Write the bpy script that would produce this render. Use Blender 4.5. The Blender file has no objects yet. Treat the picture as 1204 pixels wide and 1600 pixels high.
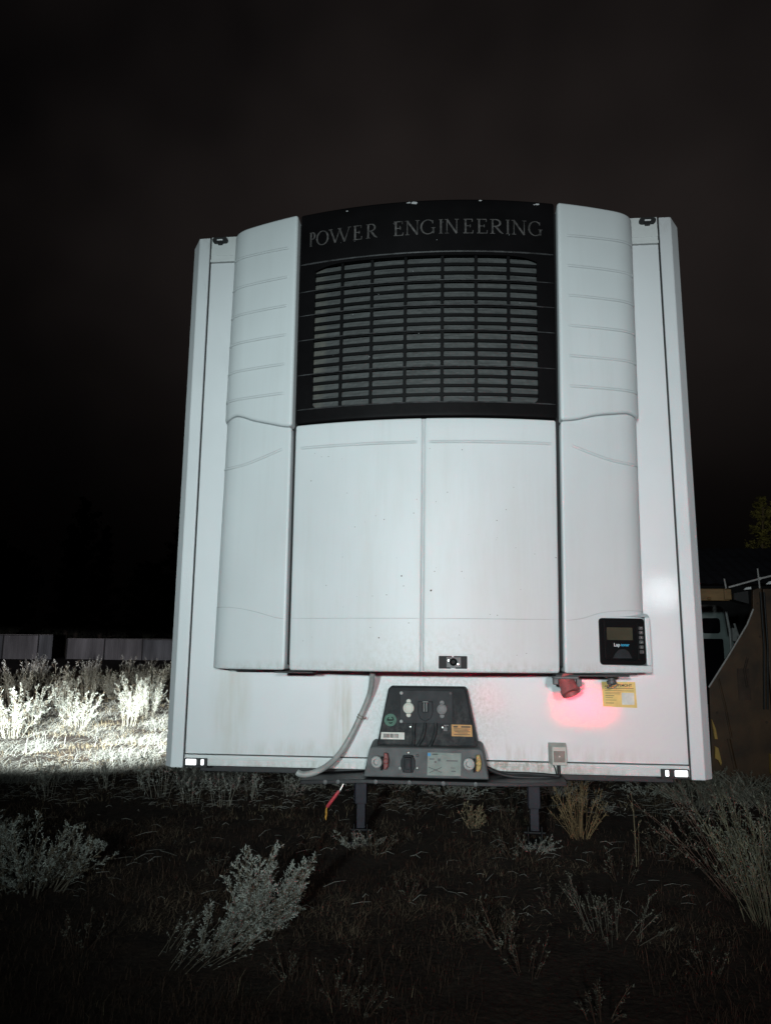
import bpy, math, random
from mathutils import Vector, Matrix, noise
R = math.radians
random.seed(7)
S = bpy.context.scene
COL = S.collection

# ------------------------------------------------------------------ camera
def cam_axes(yaw, pitch, roll):
    f = Vector((-math.sin(yaw)*math.cos(pitch), math.cos(yaw)*math.cos(pitch), math.sin(pitch)))
    r = Vector((math.cos(yaw), math.sin(yaw), 0)); u = r.cross(f)
    return math.cos(roll)*r+math.sin(roll)*u, -math.sin(roll)*r+math.cos(roll)*u, f
cr, cu, cf = cam_axes(0.1022, 0.1778, 0.0087)
cd = bpy.data.cameras.new('camera'); cam = bpy.data.objects.new('camera', cd); COL.objects.link(cam)
cam.matrix_world = Matrix(((cr.x, cu.x, -cf.x, 0.1744), (cr.y, cu.y, -cf.y, -3.8198), (cr.z, cu.z, -cf.z, 1.6), (0, 0, 0, 1)))
cd.sensor_fit = 'VERTICAL'; cd.sensor_height = 36; cd.lens = 36*1201.6/1600
cd.clip_start = 0.05; cd.clip_end = 2000
S.camera = cam

# ------------------------------------------------------------------ view
S.view_settings.view_transform = 'Standard'; S.view_settings.look = 'None'
S.view_settings.exposure = 0; S.view_settings.gamma = 1
S.cycles.use_denoising = True
S.cycles.max_bounces = 6; S.cycles.diffuse_bounces = 2; S.cycles.glossy_bounces = 3

# ------------------------------------------------------------------ night sky
W = bpy.data.worlds.new('World'); S.world = W; W.use_nodes = True
def build_world():
    nt = W.node_tree; N = nt.nodes; L = nt.links; bg = N['Background']
    tc = N.new('ShaderNodeTexCoord')
    n1 = N.new('ShaderNodeTexNoise'); n1.inputs['Scale'].default_value = 1.25; n1.inputs['Detail'].default_value = 4
    n1.inputs['Roughness'].default_value = .58
    L.new(tc.outputs['Generated'], n1.inputs['Vector'])
    r1 = N.new('ShaderNodeValToRGB'); r1.color_ramp.elements[0].position = .38; r1.color_ramp.elements[1].position = .66
    r1.color_ramp.elements[0].color = (.0030, .0026, .0027, 1); r1.color_ramp.elements[1].color = (.0145, .0117, .0110, 1)
    L.new(n1.outputs['Fac'], r1.inputs['Fac'])
    sp = N.new('ShaderNodeSeparateXYZ'); L.new(tc.outputs['Generated'], sp.inputs[0])
    mr = N.new('ShaderNodeMapRange'); mr.interpolation_type = 'SMOOTHSTEP'
    mr.inputs['From Min'].default_value = .04; mr.inputs['From Max'].default_value = .48
    mr.inputs['To Min'].default_value = .16; mr.inputs['To Max'].default_value = .88
    L.new(sp.outputs['Z'], mr.inputs['Value'])
    mx = N.new('ShaderNodeMix'); mx.data_type = 'RGBA'; mx.blend_type = 'MULTIPLY'; mx.inputs['Factor'].default_value = 1
    L.new(r1.outputs['Color'], mx.inputs['A']); L.new(mr.outputs['Result'], mx.inputs['B'])
    # town glow on the clouds, strongest up and to the right of the trailer
    dt = N.new('ShaderNodeVectorMath'); dt.operation = 'DOT_PRODUCT'; L.new(tc.outputs['Generated'], dt.inputs[0]); dt.inputs[1].default_value = (.03, .80, .60)
    m4 = N.new('ShaderNodeMapRange'); m4.interpolation_type = 'SMOOTHSTEP'; m4.inputs['From Min'].default_value = .72; m4.inputs['From Max'].default_value = 1.0
    m4.inputs['To Min'].default_value = .20; m4.inputs['To Max'].default_value = 1.08; L.new(dt.outputs['Value'], m4.inputs['Value'])
    my = N.new('ShaderNodeMix'); my.data_type = 'RGBA'; my.blend_type = 'MULTIPLY'; my.inputs['Factor'].default_value = 1
    L.new(mx.outputs['Result'], my.inputs['A']); L.new(m4.outputs['Result'], my.inputs['B'])
    L.new(my.outputs['Result'], bg.inputs['Color']); bg.inputs['Strength'].default_value = 1.0
build_world()

# ------------------------------------------------------------------ lamps that shine on the scene
def aim(o, target):
    o.rotation_euler = (Vector(target)-o.location).to_track_quat('-Z', 'Y').to_euler()
def spot(name, loc, tgt, half, blend, watts, color, radius=.05, sx=1.0):
    d = bpy.data.lights.new(name, 'SPOT'); o = bpy.data.objects.new(name, d); COL.objects.link(o)
    d.energy = watts; d.color = color; d.spot_size = R(half*2); d.spot_blend = blend; d.shadow_soft_size = radius
    o.location = loc; aim(o, tgt); o.scale = (sx, 1, 1)
    return o
def area(name, loc, tgt, sx, sy, watts, color):
    d = bpy.data.lights.new(name, 'AREA'); o = bpy.data.objects.new(name, d); COL.objects.link(o)
    d.shape = 'ELLIPSE'; d.size = sx; d.size_y = sy; d.energy = watts; d.color = color; d.spread = R(40)
    o.location = loc; aim(o, tgt)
    return o
spot('work_lamp_cool', (-.75, -7.3, 2.12), (-.45, 0, 2.16), 20.5, 1.0, 1180, (.79, .99, 1.0), .10, 1.6)
spot('work_lamp_neutral', (.95, -7.5, 2.16), (.80, 0, 2.16), 20.5, 1.0, 690, (.99, .98, .985), .10, 1.6)
spot('meadow_beam', (-2.6, -5.5, 3.6), (-6.1, 10.9, 0.15), 5.8, 1.0, 92000, (.90, 1.0, .99), .06, 2.2)
spot('shrub_fill_spot', (-3.2, -6.0, 2.6), (-10.5, 21.0, 0.3), 4.5, 1.0, 20000, (1.0, .97, .90), .08, 2.6)  # unseen spot added to light the dim shrubs behind the strip
spot('tree_fill_spot', (6.0, -6.0, 3.0), (12.9, 30, 6.8), 4.0, .8, 9500, (1.0, .92, .62), .1)  # unseen spot added to brighten the tree over the shed
spot('fence_fill_beam', (-4.0, -6.0, 1.5), (-44, 66, 1.35), 1.6, .6, 42000, (.95, .92, 1.0), .1, 12.0)  # unseen flat beam added to light only the far fence
area('tail_lamp', (1.57, -5.73, .99), (.71, 0, 1.36), .56, .21, 1.75, (1.0, 0, .035))
area('tail_lamp', (.49, -5.73, 1.04), (.3, 0, 1.37), .10, .16, .05, (1.0, 0, .035))
area('side_lamp', (2.54, -5.73, 2.30), (1.12, 0, 1.887), .40, .22, .15, (.9, .97, 1.0))

# ------------------------------------------------------------------ materials
def mat(name, col, rough=.6, var=.12, vscale=8.0, bump=0.0, bscale=60.0, coat=0.0, coat_rough=.1, metal=0.0, stretch=None, spec=.5):
    m = bpy.data.materials.new(name); m.use_nodes = True
    nt = m.node_tree; N = nt.nodes; L = nt.links; b = N['Principled BSDF']
    tc = N.new('ShaderNodeTexCoord'); vec = tc.outputs['Object']
    if stretch:
        mp = N.new('ShaderNodeMapping'); mp.inputs['Scale'].default_value = stretch
        L.new(vec, mp.inputs['Vector']); vec = mp.outputs['Vector']
    n = N.new('ShaderNodeTexNoise'); n.inputs['Scale'].default_value = vscale; n.inputs['Detail'].default_value = 6
    L.new(vec, n.inputs['Vector'])
    r = N.new('ShaderNodeValToRGB'); r.color_ramp.elements[0].position = .3; r.color_ramp.elements[1].position = .7
    r.color_ramp.elements[0].color = tuple(c*(1-var) for c in col)+(1,)
    r.color_ramp.elements[1].color = tuple(min(1, c*(1+var)) for c in col)+(1,)
    L.new(n.outputs['Fac'], r.inputs['Fac']); L.new(r.outputs['Color'], b.inputs['Base Color'])
    b.inputs['Roughness'].default_value = rough; b.inputs['Metallic'].default_value = metal
    b.inputs['Specular IOR Level'].default_value = spec
    b.inputs['Coat Weight'].default_value = coat; b.inputs['Coat Roughness'].default_value = coat_rough
    if bump:
        n2 = N.new('ShaderNodeTexNoise'); n2.inputs['Scale'].default_value = bscale; n2.inputs['Detail'].default_value = 3
        L.new(tc.outputs['Object'], n2.inputs['Vector'])
        bp = N.new('ShaderNodeBump'); bp.inputs['Strength'].default_value = bump; bp.inputs['Distance'].default_value = .01
        L.new(n2.outputs['Fac'], bp.inputs['Height']); L.new(bp.outputs['Normal'], b.inputs['Normal'])
        if coat: L.new(bp.outputs['Normal'], b.inputs['Coat Normal'])
    m['ramp'] = r.name
    return m
def overlay(m, color, build):
    """mix a dirt colour over the base colour with a mask built from object coordinates"""
    nt = m.node_tree; N = nt.nodes; L = nt.links; b = N['Principled BSDF']
    src = b.inputs['Base Color'].links[0].from_socket
    tc = N.new('ShaderNodeTexCoord')
    fac = build(N, L, tc.outputs['Object'])
    mx = N.new('ShaderNodeMix'); mx.data_type = 'RGBA'
    L.new(fac, mx.inputs['Factor']); L.new(src, mx.inputs['A']); mx.inputs['B'].default_value = color+(1,)
    L.new(mx.outputs['Result'], b.inputs['Base Color'])
def blob(N, L, vec, c, size, nscale, lo, hi, strength):
    """soft ellipsoid round c broken up by fine noise"""
    mp = N.new('ShaderNodeMapping'); mp.inputs['Location'].default_value = tuple(-a/s for a, s in zip(c, size))
    mp.inputs['Scale'].default_value = tuple(1/s for s in size); L.new(vec, mp.inputs['Vector'])
    ln = N.new('ShaderNodeVectorMath'); ln.operation = 'LENGTH'; L.new(mp.outputs['Vector'], ln.inputs[0])
    mr = N.new('ShaderNodeMapRange'); mr.interpolation_type = 'SMOOTHSTEP'
    mr.inputs['From Min'].default_value = 1; mr.inputs['From Max'].default_value = .35
    L.new(ln.outputs['Value'], mr.inputs['Value'])
    n = N.new('ShaderNodeTexNoise'); n.inputs['Detail'].default_value = 5; n.inputs['Roughness'].default_value = .7
    mp2 = N.new('ShaderNodeMapping'); mp2.inputs['Scale'].default_value = nscale; L.new(vec, mp2.inputs['Vector'])
    n.inputs['Scale'].default_value = 1; L.new(mp2.outputs['Vector'], n.inputs['Vector'])
    m2 = N.new('ShaderNodeMapRange'); m2.inputs['From Min'].default_value = lo; m2.inputs['From Max'].default_value = hi
    L.new(n.outputs['Fac'], m2.inputs['Value'])
    mu = N.new('ShaderNodeMath'); mu.operation = 'MULTIPLY'; L.new(mr.outputs['Result'], mu.inputs[0]); L.new(m2.outputs['Result'], mu.inputs[1])
    m3 = N.new('ShaderNodeMath'); m3.operation = 'MULTIPLY'; L.new(mu.outputs['Value'], m3.inputs[0]); m3.inputs[1].default_value = strength
    return m3.outputs['Value']

M_WALL = mat('white_trailer_paint', (.70, .72, .74), .42, .03, 2.5, .03, 110, coat=1.0, coat_rough=.022)
overlay(M_WALL, (.40, .40, .37), lambda N, L, v: blob(N, L, v, (.02, 0, 1.30), (.47, 1, .36), (70, 70, 60), .36, .66, .75))
overlay(M_WALL, (.40, .35, .24), lambda N, L, v: blob(N, L, v, (-.43, 0, 1.28), (.08, 1, .32), (22, 22, 2), .38, .7, .75))
overlay(M_WALL, (.46, .43, .34), lambda N, L, v: blob(N, L, v, (-.98, 0, 1.36), (.13, 1, .40), (9, 9, 1.0), .3, .72, .7))
overlay(M_WALL, (.40, .37, .30), lambda N, L, v: blob(N, L, v, (0, 0, 1.10), (1.4, 1, .10), (22, 22, 4), .42, .75, .7))
overlay(M_WALL, (.47, .46, .42), lambda N, L, v: blob(N, L, v, (0, 0, 3.86), (1.6, 1, .40), (30, 30, 1.5), .45, .8, .7))
M_RAIL = mat('white_rail_paint', (.66, .68, .68), .45, .05, 6, .06, 90, coat=.5, coat_rough=.15)
overlay(M_RAIL, (.30, .28, .23), lambda N, L, v: blob(N, L, v, (.35, 0, 1.06), (.55, 1, .2), (60, 60, 30), .36, .62, .9))
overlay(M_RAIL, (.36, .34, .29), lambda N, L, v: blob(N, L, v, (0, 0, 1.04), (1.6, 1, .05), (35, 35, 12), .4, .7, .7))
overlay(M_RAIL, (.38, .36, .31), lambda N, L, v: blob(N, L, v, (0, 0, 3.87), (1.6, 1, .12), (30, 30, 8), .42, .75, .8))
M_POST = mat('white_post_paint', (.68, .70, .72), .42, .04, 3, .08, 130, coat=.8, coat_rough=.1)
overlay(M_POST, (.30, .28, .25), lambda N, L, v: blob(N, L, v, (0, 0, 3.86), (1.8, 2, .20), (40, 40, 14), .45, .75, .8))
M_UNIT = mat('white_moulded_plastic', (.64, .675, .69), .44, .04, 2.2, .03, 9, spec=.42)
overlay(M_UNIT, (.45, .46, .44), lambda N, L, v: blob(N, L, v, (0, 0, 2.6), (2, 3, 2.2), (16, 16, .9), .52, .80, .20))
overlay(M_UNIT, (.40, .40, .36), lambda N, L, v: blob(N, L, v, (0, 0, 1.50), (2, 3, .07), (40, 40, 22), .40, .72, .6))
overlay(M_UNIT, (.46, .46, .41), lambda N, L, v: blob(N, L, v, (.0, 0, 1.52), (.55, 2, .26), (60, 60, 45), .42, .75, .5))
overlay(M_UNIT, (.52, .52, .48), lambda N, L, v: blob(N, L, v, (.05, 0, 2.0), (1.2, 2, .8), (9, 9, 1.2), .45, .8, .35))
M_LINE = mat('grey_seam_and_shade_line', (.51, .53, .54), .6)  # seam grey, also used for shade lines painted beside the raised beads
M_SPECK = mat('dark_speck', (.10, .09, .08), .7)
M_BLACK = mat('black_gloss_plastic', (.0045, .004, .0045), .5, .3, 5, .02, 50, spec=.08)
overlay(M_BLACK, (.012, .011, .011), lambda N, L, v: blob(N, L, v, (0, 0, 2.6), (1.2, 2, .8), (30, 30, 30), .5, .8, .5))
M_BAR = mat('black_grille_bar', (.004, .004, .0045), .5, .3, 9, spec=.12)
M_WIRE = mat('scuffed_black_ridge', (.045, .045, .047), .35, .6, 25)
M_COIL = mat('grey_condenser_fins', (.062, .066, .066), .55, .30, 5, .5, 40, stretch=(2.2, 2.2, 26))
overlay(M_COIL, (.16, .15, .12), lambda N, L, v: blob(N, L, v, (-.53, -.2, 3.1), (.06, 1, .6), (9, 9, 9), .3, .7, .6))
M_LETTER = mat('faded_grey_lettering', (.066, .061, .060), .6, .75, 45)
M_CHIP = mat('chipped_white_primer', (.45, .45, .46), .6, .2, 40)
M_DARK = mat('dark_cavity', (.008, .008, .009), .7, .3)
M_RUB = mat('black_rubber', (.012, .012, .013), .6, .3, 30)
M_STEEL = mat('black_chassis_steel', (.009, .009, .011), .55, .4, 14, .1, 60)
M_LEG = mat('navy_leg_steel', (.020, .020, .034), .5, .4, 14, .1, 50)
M_BOX = mat('dusty_black_plastic', (.011, .0135, .016), .65, .35, 14, .05, 60, spec=.25)
overlay(M_BOX, (.085, .088, .084), lambda N, L, v: blob(N, L, v, (0, -.18, 1.16), (.5, .5, .3), (38, 38, 30), .42, .72, .6))
M_BOXL = mat('dusty_grey_plastic', (.080, .086, .088), .65, .3, 18, .05, 60)
M_PLATE = mat('worn_plate', (.020, .023, .026), .6, .35, 22, .05, 80, spec=.25)
M_HOSE = mat('grey_conduit', (.33, .34, .33), .5, .2, 22)
M_CHROME = mat('worn_metal', (.50, .50, .48), .35, .2, 30, metal=.9)
M_GREY = mat('grey_socket_plastic', (.36, .37, .36), .5, .15, 30)
M_DGREY = mat('dark_grey_socket', (.085, .085, .087), .5, .3, 40)
M_IVORY = mat('ivory_plastic', (.44, .44, .38), .45, .1, 40)
M_PINK = mat('red_rubber_grip', (.48, .05, .065), .5, .2, 30)
M_RED = mat('faded_red_plug', (.38, .10, .10), .5, .25, 30)
M_REDD = mat('dark_red_coupling', (.17, .035, .032), .5, .3, 60)
M_YEL = mat('yellow_coupling', (.38, .26, .08), .5, .25, 60)
M_BRASS = mat('orange_cord', (.55, .28, .05), .6, .3, 60)
M_STICK = mat('yellow_sticker', (.74, .52, .16), .55, .08, 30)
M_STICKO = mat('orange_sticker', (.48, .26, .08), .6, .2, 40)
M_STICKW = mat('white_sticker', (.62, .62, .58), .6, .12, 40)
M_STICKG = mat('green_sticker', (.040, .125, .085), .6, .35, 60)
M_STICKB = mat('pale_green_sticker', (.20, .235, .215), .6, .15, 30)
M_BLUE = mat('blue_print', (.06, .26, .50), .6, .1)
M_INK = mat('black_print', (.03, .025, .02), .6, .2)
M_WHITEINK = mat('white_print', (.62, .64, .66), .6, .05)
M_CYAN = mat('cyan_print', (.03, .34, .56), .5, .05)
M_LCD = mat('dim_lcd', (.060, .054, .036), .25, .2, 10)
M_PALEB = mat('pale_grey_box', (.42, .42, .38), .5, .12, 30)
M_BROWNC = mat('brown_box_cover', (.20, .165, .14), .5, .2, 40)
def emis(name, col, st):
    m = mat(name, col, .3, .02); b = m.node_tree.nodes['Principled BSDF']
    b.inputs['Emission Color'].default_value = col+(1,); b.inputs['Emission Strength'].default_value = st
    return m
M_LENSGLOW = emis('glowing_reflector_lens', (.95, .97, 1.0), 1.3)  # emission put in for light that the reflector lenses throw back
M_CLEAR = mat('clear_lens', (.85, .86, .88), .2, .4, 120)
M_FENCE = mat('zinc_sheet', (.22, .23, .24), .5, .5, .9, metal=.0, stretch=(1, 1, .15))
M_FPOST = mat('fence_post_steel', (.07, .07, .07), .6, .2)
M_SOIL = mat('dark_soil', (.042, .025, .018), .95, .5, 3.2, 1.0, 28)
overlay(M_SOIL, (.12, .080, .055), lambda N, L, v: blob(N, L, v, (0, 5, 0), (60, 60, 20), (17, 17, 17), .52, .70, .75))
overlay(M_SOIL, (.060, .045, .034), lambda N, L, v: blob(N, L, v, (0, 5, 0), (60, 60, 20), (2.3, 2.3, 2.3), .48, .62, .8))
M_RUST = mat('rusty_yellow_steel', (.060, .030, .012), .6, .55, 3.2, .15, 30)
overlay(M_RUST, (.055, .030, .022), lambda N, L, v: blob(N, L, v, (3.6, 6, .7), (2.5, 3, 1.3), (2.5, 2.5, 1.3), .4, .62, .85))
M_YELP = mat('worn_yellow_paint', (.40, .25, .06), .55, .35, 6)
M_BEAM = mat('brown_yellow_beam', (.20, .115, .045), .6, .35, 4, stretch=(1, 1, 6))
M_PALE = mat('pale_grey_paint', (.27, .31, .30), .5, .2, 3)
M_GLASSD = mat('dark_glass', (.006, .006, .008), .15, .1)
M_ROOF = mat('dark_slate_sheet', (.055, .058, .075), .6, .35, 1.5, stretch=(.3, 3, 3))
M_GALV = mat('pale_galvanised_tube', (.45, .43, .42), .4, .2, 20)
M_BARK = mat('dark_bark', (.05, .04, .03), .9, .4, 8, .4, 20)
M_RUSTD = mat('dark_rust', (.05, .03, .02), .8, .5, 8)
M_FOL = mat('night_foliage', (.085, .085, .025), .8, .5, .9)
M_FOLD = mat('dark_pine_foliage', (.018, .020, .012), .9, .4, .9)
M_SILV = mat('silver_wormwood_leaf', (.48, .50, .45), .75, .30, 9)
M_SILV2 = mat('grey_green_leaf', (.19, .19, .15), .8, .55, 9)
M_STEMD = mat('dull_dry_stem', (.17, .145, .11), .85, .35, 12)
M_DEADL = mat('dead_brown_leaf', (.16, .125, .085), .85, .5, 12)
M_STEMP = mat('pale_dry_stem', (.38, .36, .30), .8, .30, 12)
M_STRAW = mat('straw_grass', (.33, .265, .165), .85, .45, 2.2)
M_BROWNG = mat('brown_dead_grass', (.080, .046, .030), .9, .45, 2.2)
M_TAN = mat('tan_dry_weed', (.36, .25, .13), .85, .35, 7)

# ------------------------------------------------------------------ mesh helpers
class MB:
    def __init__(s): s.v = []; s.f = []; s.m = []
    def add(s, vs, fs, mi=0):
        o = len(s.v); s.v.extend([tuple(p) for p in vs])
        for f in fs: s.f.append(tuple(i+o for i in f)); s.m.append(mi)
    def box(s, x0, x1, y0, y1, z0, z1, mi=0, mtx=None):
        vs = [Vector(p) for p in ((x0,y0,z0),(x1,y0,z0),(x1,y1,z0),(x0,y1,z0),(x0,y0,z1),(x1,y0,z1),(x1,y1,z1),(x0,y1,z1))]
        if mtx: vs = [mtx @ p for p in vs]
        s.add(vs, [(0,3,2,1),(4,5,6,7),(0,1,5,4),(1,2,6,5),(2,3,7,6),(3,0,4,7)], mi)
    def loft(s, A, B, mi=0):
        n = len(A)
        s.add(list(A)+list(B), [tuple(range(n))[::-1], tuple(range(n, 2*n))]+[(i, (i+1) % n, n+(i+1) % n, n+i) for i in range(n)], mi)
    def prism_y(s, pts, y0, y1, mi=0):            # polygon in x,z pushed along y (y0 = front)
        s.loft([(x, y0, z) for x, z in pts], [(x, y1, z) for x, z in pts], mi)
    def tube(s, pts, rad, n=8, mi=0, cap=True):
        pts = [Vector(p) for p in pts]; k = len(pts)
        rads = rad if isinstance(rad, (list, tuple)) else [rad]*k
        d0 = (pts[1]-pts[0]).normalized()
        up = Vector((0, 0, 1)) if abs(d0.z) < .9 else Vector((1, 0, 0))
        a = d0.cross(up).normalized(); vs = []
        for i, p in enumerate(pts):
            d = (pts[min(i+1, k-1)]-pts[max(i-1, 0)])
            d = d.normalized() if d.length > 1e-9 else d0
            a = (a-d*a.dot(d)); a = a.normalized() if a.length > 1e-6 else d.orthogonal().normalized()
            b = d.cross(a)
            for j in range(n):
                t = 2*math.pi*j/n; vs.append(p+rads[i]*(math.cos(t)*a+math.sin(t)*b))
        fs = [(i*n+j, i*n+(j+1) % n, (i+1)*n+(j+1) % n, (i+1)*n+j) for i in range(k-1) for j in range(n)]
        if cap: fs += [tuple(range(n))[::-1], tuple(range((k-1)*n, k*n))]
        s.add(vs, fs, mi)
    def disc(s, c, axis, prof, n=20, mi=0):        # lathe round an axis: prof = [(along, radius)...]
        axis = Vector(axis).normalized(); a = axis.orthogonal().normalized(); b = axis.cross(a); c = Vector(c); vs = []
        for h, r in prof:
            for j in range(n):
                t = 2*math.pi*j/n; vs.append(c+axis*h+r*(math.cos(t)*a+math.sin(t)*b))
        k = len(prof)
        fs = [(i*n+j, i*n+(j+1) % n, (i+1)*n+(j+1) % n, (i+1)*n+j) for i in range(k-1) for j in range(n)]
        fs += [tuple(range(n))[::-1], tuple(range((k-1)*n, k*n))]
        s.add(vs, fs, mi)
    def build(s, name, mats, parent=None, smooth=None, bevel=None, loc=None):
        me = bpy.data.meshes.new(name); me.from_pydata(s.v, [], s.f)
        mats = mats if isinstance(mats, (list, tuple)) else [mats]
        for m in mats: me.materials.append(m)
        if len(mats) > 1: me.polygons.foreach_set('material_index', s.m)
        me.update()
        if smooth is not None:
            me.shade_smooth(); me.set_sharp_from_angle(angle=R(smooth))
        o = bpy.data.objects.new(name, me); COL.objects.link(o)
        if parent: o.parent = parent
        if loc: o.location = loc
        if bevel:
            b = o.modifiers.new('bevel', 'BEVEL'); b.width = bevel; b.segments = 2; b.limit_method = 'ANGLE'; b.angle_limit = R(35)
        return o
def fix_normals(o):
    import bmesh
    bm = bmesh.new(); bm.from_mesh(o.data); bmesh.ops.recalc_face_normals(bm, faces=bm.faces); bm.to_mesh(o.data); bm.free()
def empty(name, label, cat, loc=(0, 0, 0), group=None):
    o = bpy.data.objects.new(name, None); COL.objects.link(o); o.location = loc
    tag(o, label, cat, group); return o
def tag(o, label, cat, group=None, kind=None):
    o['label'] = label; o['category'] = cat
    if group: o['group'] = group
    if kind: o['kind'] = kind
def rrect(x0, x1, z0, z1, r, n=4):
    pts = []
    for cx, cz, a0 in ((x1-r, z1-r, 0), (x0+r, z1-r, 90), (x0+r, z0+r, 180), (x1-r, z0+r, 270)):
        for i in range(n+1):
            a = R(a0+90*i/n); pts.append((cx+r*math.cos(a), cz+r*math.sin(a)))
    return pts
def text(body, size, name, m, parent, loc, rot=(math.pi/2, 0, 0), align='LEFT', sx=1.0, bold=0.0, ext=.0004):
    c = bpy.data.curves.new('text', 'FONT'); c.body = body; c.size = size; c.align_x = align; c.extrude = ext; c.offset = bold
    o = bpy.data.objects.new('text', c); COL.objects.link(o)
    dg = bpy.context.evaluated_depsgraph_get(); me = bpy.data.meshes.new_from_object(o.evaluated_get(dg)); me.name = name
    bpy.data.objects.remove(o); bpy.data.curves.remove(c)
    me.materials.clear(); me.materials.append(m)
    t = bpy.data.objects.new(name, me); COL.objects.link(t); t.parent = parent
    t.location = loc; t.rotation_euler = rot; t.scale = (sx, 1, 1)
    return t

# ------------------------------------------------------------------ ground
def gz(x, y):
    d = math.hypot(x, y)
    h = .05*noise.noise(Vector((x*.35, y*.35, 0)))+.03*noise.noise(Vector((x*1.3, y*1.3, 4)))
    if d > 25: h += .45*min(1, (d-25)/45)
    k = max(0, 1-math.hypot((x-3.6)/1.6, (y-6.4)/1.2)); h += .16*k
    return h
def build_ground():
    mb = MB()
    def axis(lim):
        a = []; x = 0.0; st = .22
        while x < lim:
            a.append(x); x += st
            if x > 9: st *= 1.13
        a.append(lim); return [-v for v in a[:0:-1]]+a
    X = axis(320.0); Y = [v+3 for v in axis(320.0)]
    vs = [(x, y, gz(x, y)+(.012*noise.noise(Vector((x*6, y*6, 2))) if abs(x) < 9 and -4 < y < 14 else 0)) for y in Y for x in X]
    n = len(X); fs = [(j*n+i, j*n+i+1, (j+1)*n+i+1, (j+1)*n+i) for j in range(len(Y)-1) for i in range(n-1)]
    mb.add(vs, fs); o = mb.build('ground', M_SOIL, smooth=180); o['kind'] = 'structure'; o['label'] = 'dark bare soil of the waste ground at night'
build_ground()

# ------------------------------------------------------------------ refrigerated trailer
TR = empty('refrigerated_trailer', 'white refrigerated semi-trailer seen head-on, with cooling unit on its front wall', 'trailer')
UA = [-1.04, -.645, -.003, .628, 1.026]
UT = [-1.027, -.647, .006, .645, 1.041]
UB = [-1.055, -.643, -.012, .609, 1.010]
def lerp_at(x, xs, ys):
    if x <= xs[0]: return ys[0]+(x-xs[0])
    for i in range(len(xs)-1):
        if x <= xs[i+1]:
            t = (x-xs[i])/(xs[i+1]-xs[i]); return ys[i]+t*(ys[i+1]-ys[i])
    return ys[-1]+(x-xs[-1])
def Xof(u, z):
    t = (z-1.5)/2.285
    return lerp_at(u, UA, [b+(a-b)*t for a, b in zip(UT, UB)])
UC, HW = -.007, 1.033
def prof(w):                                       # plan section of the bowed cooling unit: (u, y)
    a = abs(w-UC); sg = 1 if w >= UC else -1
    if a <= .93: u, y = a, -(.37-a*a/4.62)
    elif a <= 1.11:
        t = (a-.93)/.18; q = 1-t
        P = ((.93, -.183), (.99, -.157), (HW, -.125), (HW, -.055))
        k = (q**3, 3*q*q*t, 3*q*t*t, t**3)
        u = sum(k[i]*P[i][0] for i in range(4)); y = sum(k[i]*P[i][1] for i in range(4))
    else: u, y = HW, -.055+(a-1.11)
    return UC+sg*u, y
def surf(w, z, off=0.0):
    u, y = prof(w); u2, y2 = prof(w+.002); u1, y1 = prof(w-.002)
    tx, ty = u2-u1, y2-y1; l = math.hypot(tx, ty)
    return Vector((Xof(u+off*ty/l, z), y-off*tx/l, z))
WMAX = 1.16
def samples(n, edge, length):
    e = [edge*k for k in (0, .06, .2, .42, .7, 1.0)]
    mid = [e[-1]+(length-2*e[-1])*i/n for i in range(1, n)]
    return e+mid+[length-k for k in e[::-1]]
def shell(mb, w0, w1, z0, z1, r=.012, off=0.0, thick=.06, nw=26, nz=26, corner=.015, edges='lrbt', mi=0):
    """one moulded panel following the bow; z0/z1 may be functions of w; rounded edges and corners"""
    Z0 = z0 if callable(z0) else (lambda w: z0)
    Z1 = z1 if callable(z1) else (lambda w: z1)
    L = w1-w0; H = max(Z1((w0+w1)/2)-Z0((w0+w1)/2), .05)
    ws = samples(nw, r, L); zs = samples(nz, r, H)
    def drop(e): return 0 if e >= r else r-math.sqrt(max(0, r*r-(r-e)**2))
    vs = []; nW, nZ = len(ws), len(zs)
    for b in zs:
        tb = b/H
        for a in ws:
            ez = min(b if 'b' in edges else 9, H-b if 't' in edges else 9)
            ins = drop(min(ez, corner)*r/corner)*corner/r if ez < corner else 0
            w = w0+a
            if 'l' in edges and a < L/2: w += ins*(1-2*a/L)
            if 'r' in edges and a > L/2: w -= ins*(2*a/L-1)
            d = 0
            if 'l' in edges: d = max(d, drop(a))
            if 'r' in edges: d = max(d, drop(L-a))
            d2 = drop(ez) if ez < 9 else 0
            z = Z0(w)+tb*(Z1(w)-Z0(w))
            vs.append(surf(w, z, off-max(d, d2)))
    fs = [(j*nW+i, j*nW+i+1, (j+1)*nW+i+1, (j+1)*nW+i) for j in range(nZ-1) for i in range(nW-1)]
    ring = [i for i in range(nW)]+[j*nW+nW-1 for j in range(1, nZ)]+[(nZ-1)*nW+i for i in range(nW-2, -1, -1)]+[j*nW for j in range(nZ-2, 0, -1)]
    base = len(vs)
    for i in ring:
        p = vs[i]; vs.append(Vector((p.x, min(p.y+thick, -.002), p.z)))
    k = len(ring)
    fs += [(ring[(i+1) % k], ring[i], base+i, base+(i+1) % k) for i in range(k)]
    mb.add(vs, fs, mi)
def bead(mb, fn, w0, w1, rad, n=24, off=0.0, mi=0, sides=6):
    pts = [surf(w0+(w1-w0)*i/n, fn(w0+(w1-w0)*i/n), off) for i in range(n+1)]
    rr = [rad*(.35 if i in (0, n) else 1) for i in range(n+1)]
    mb.tube(pts, rr, sides, mi)
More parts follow.
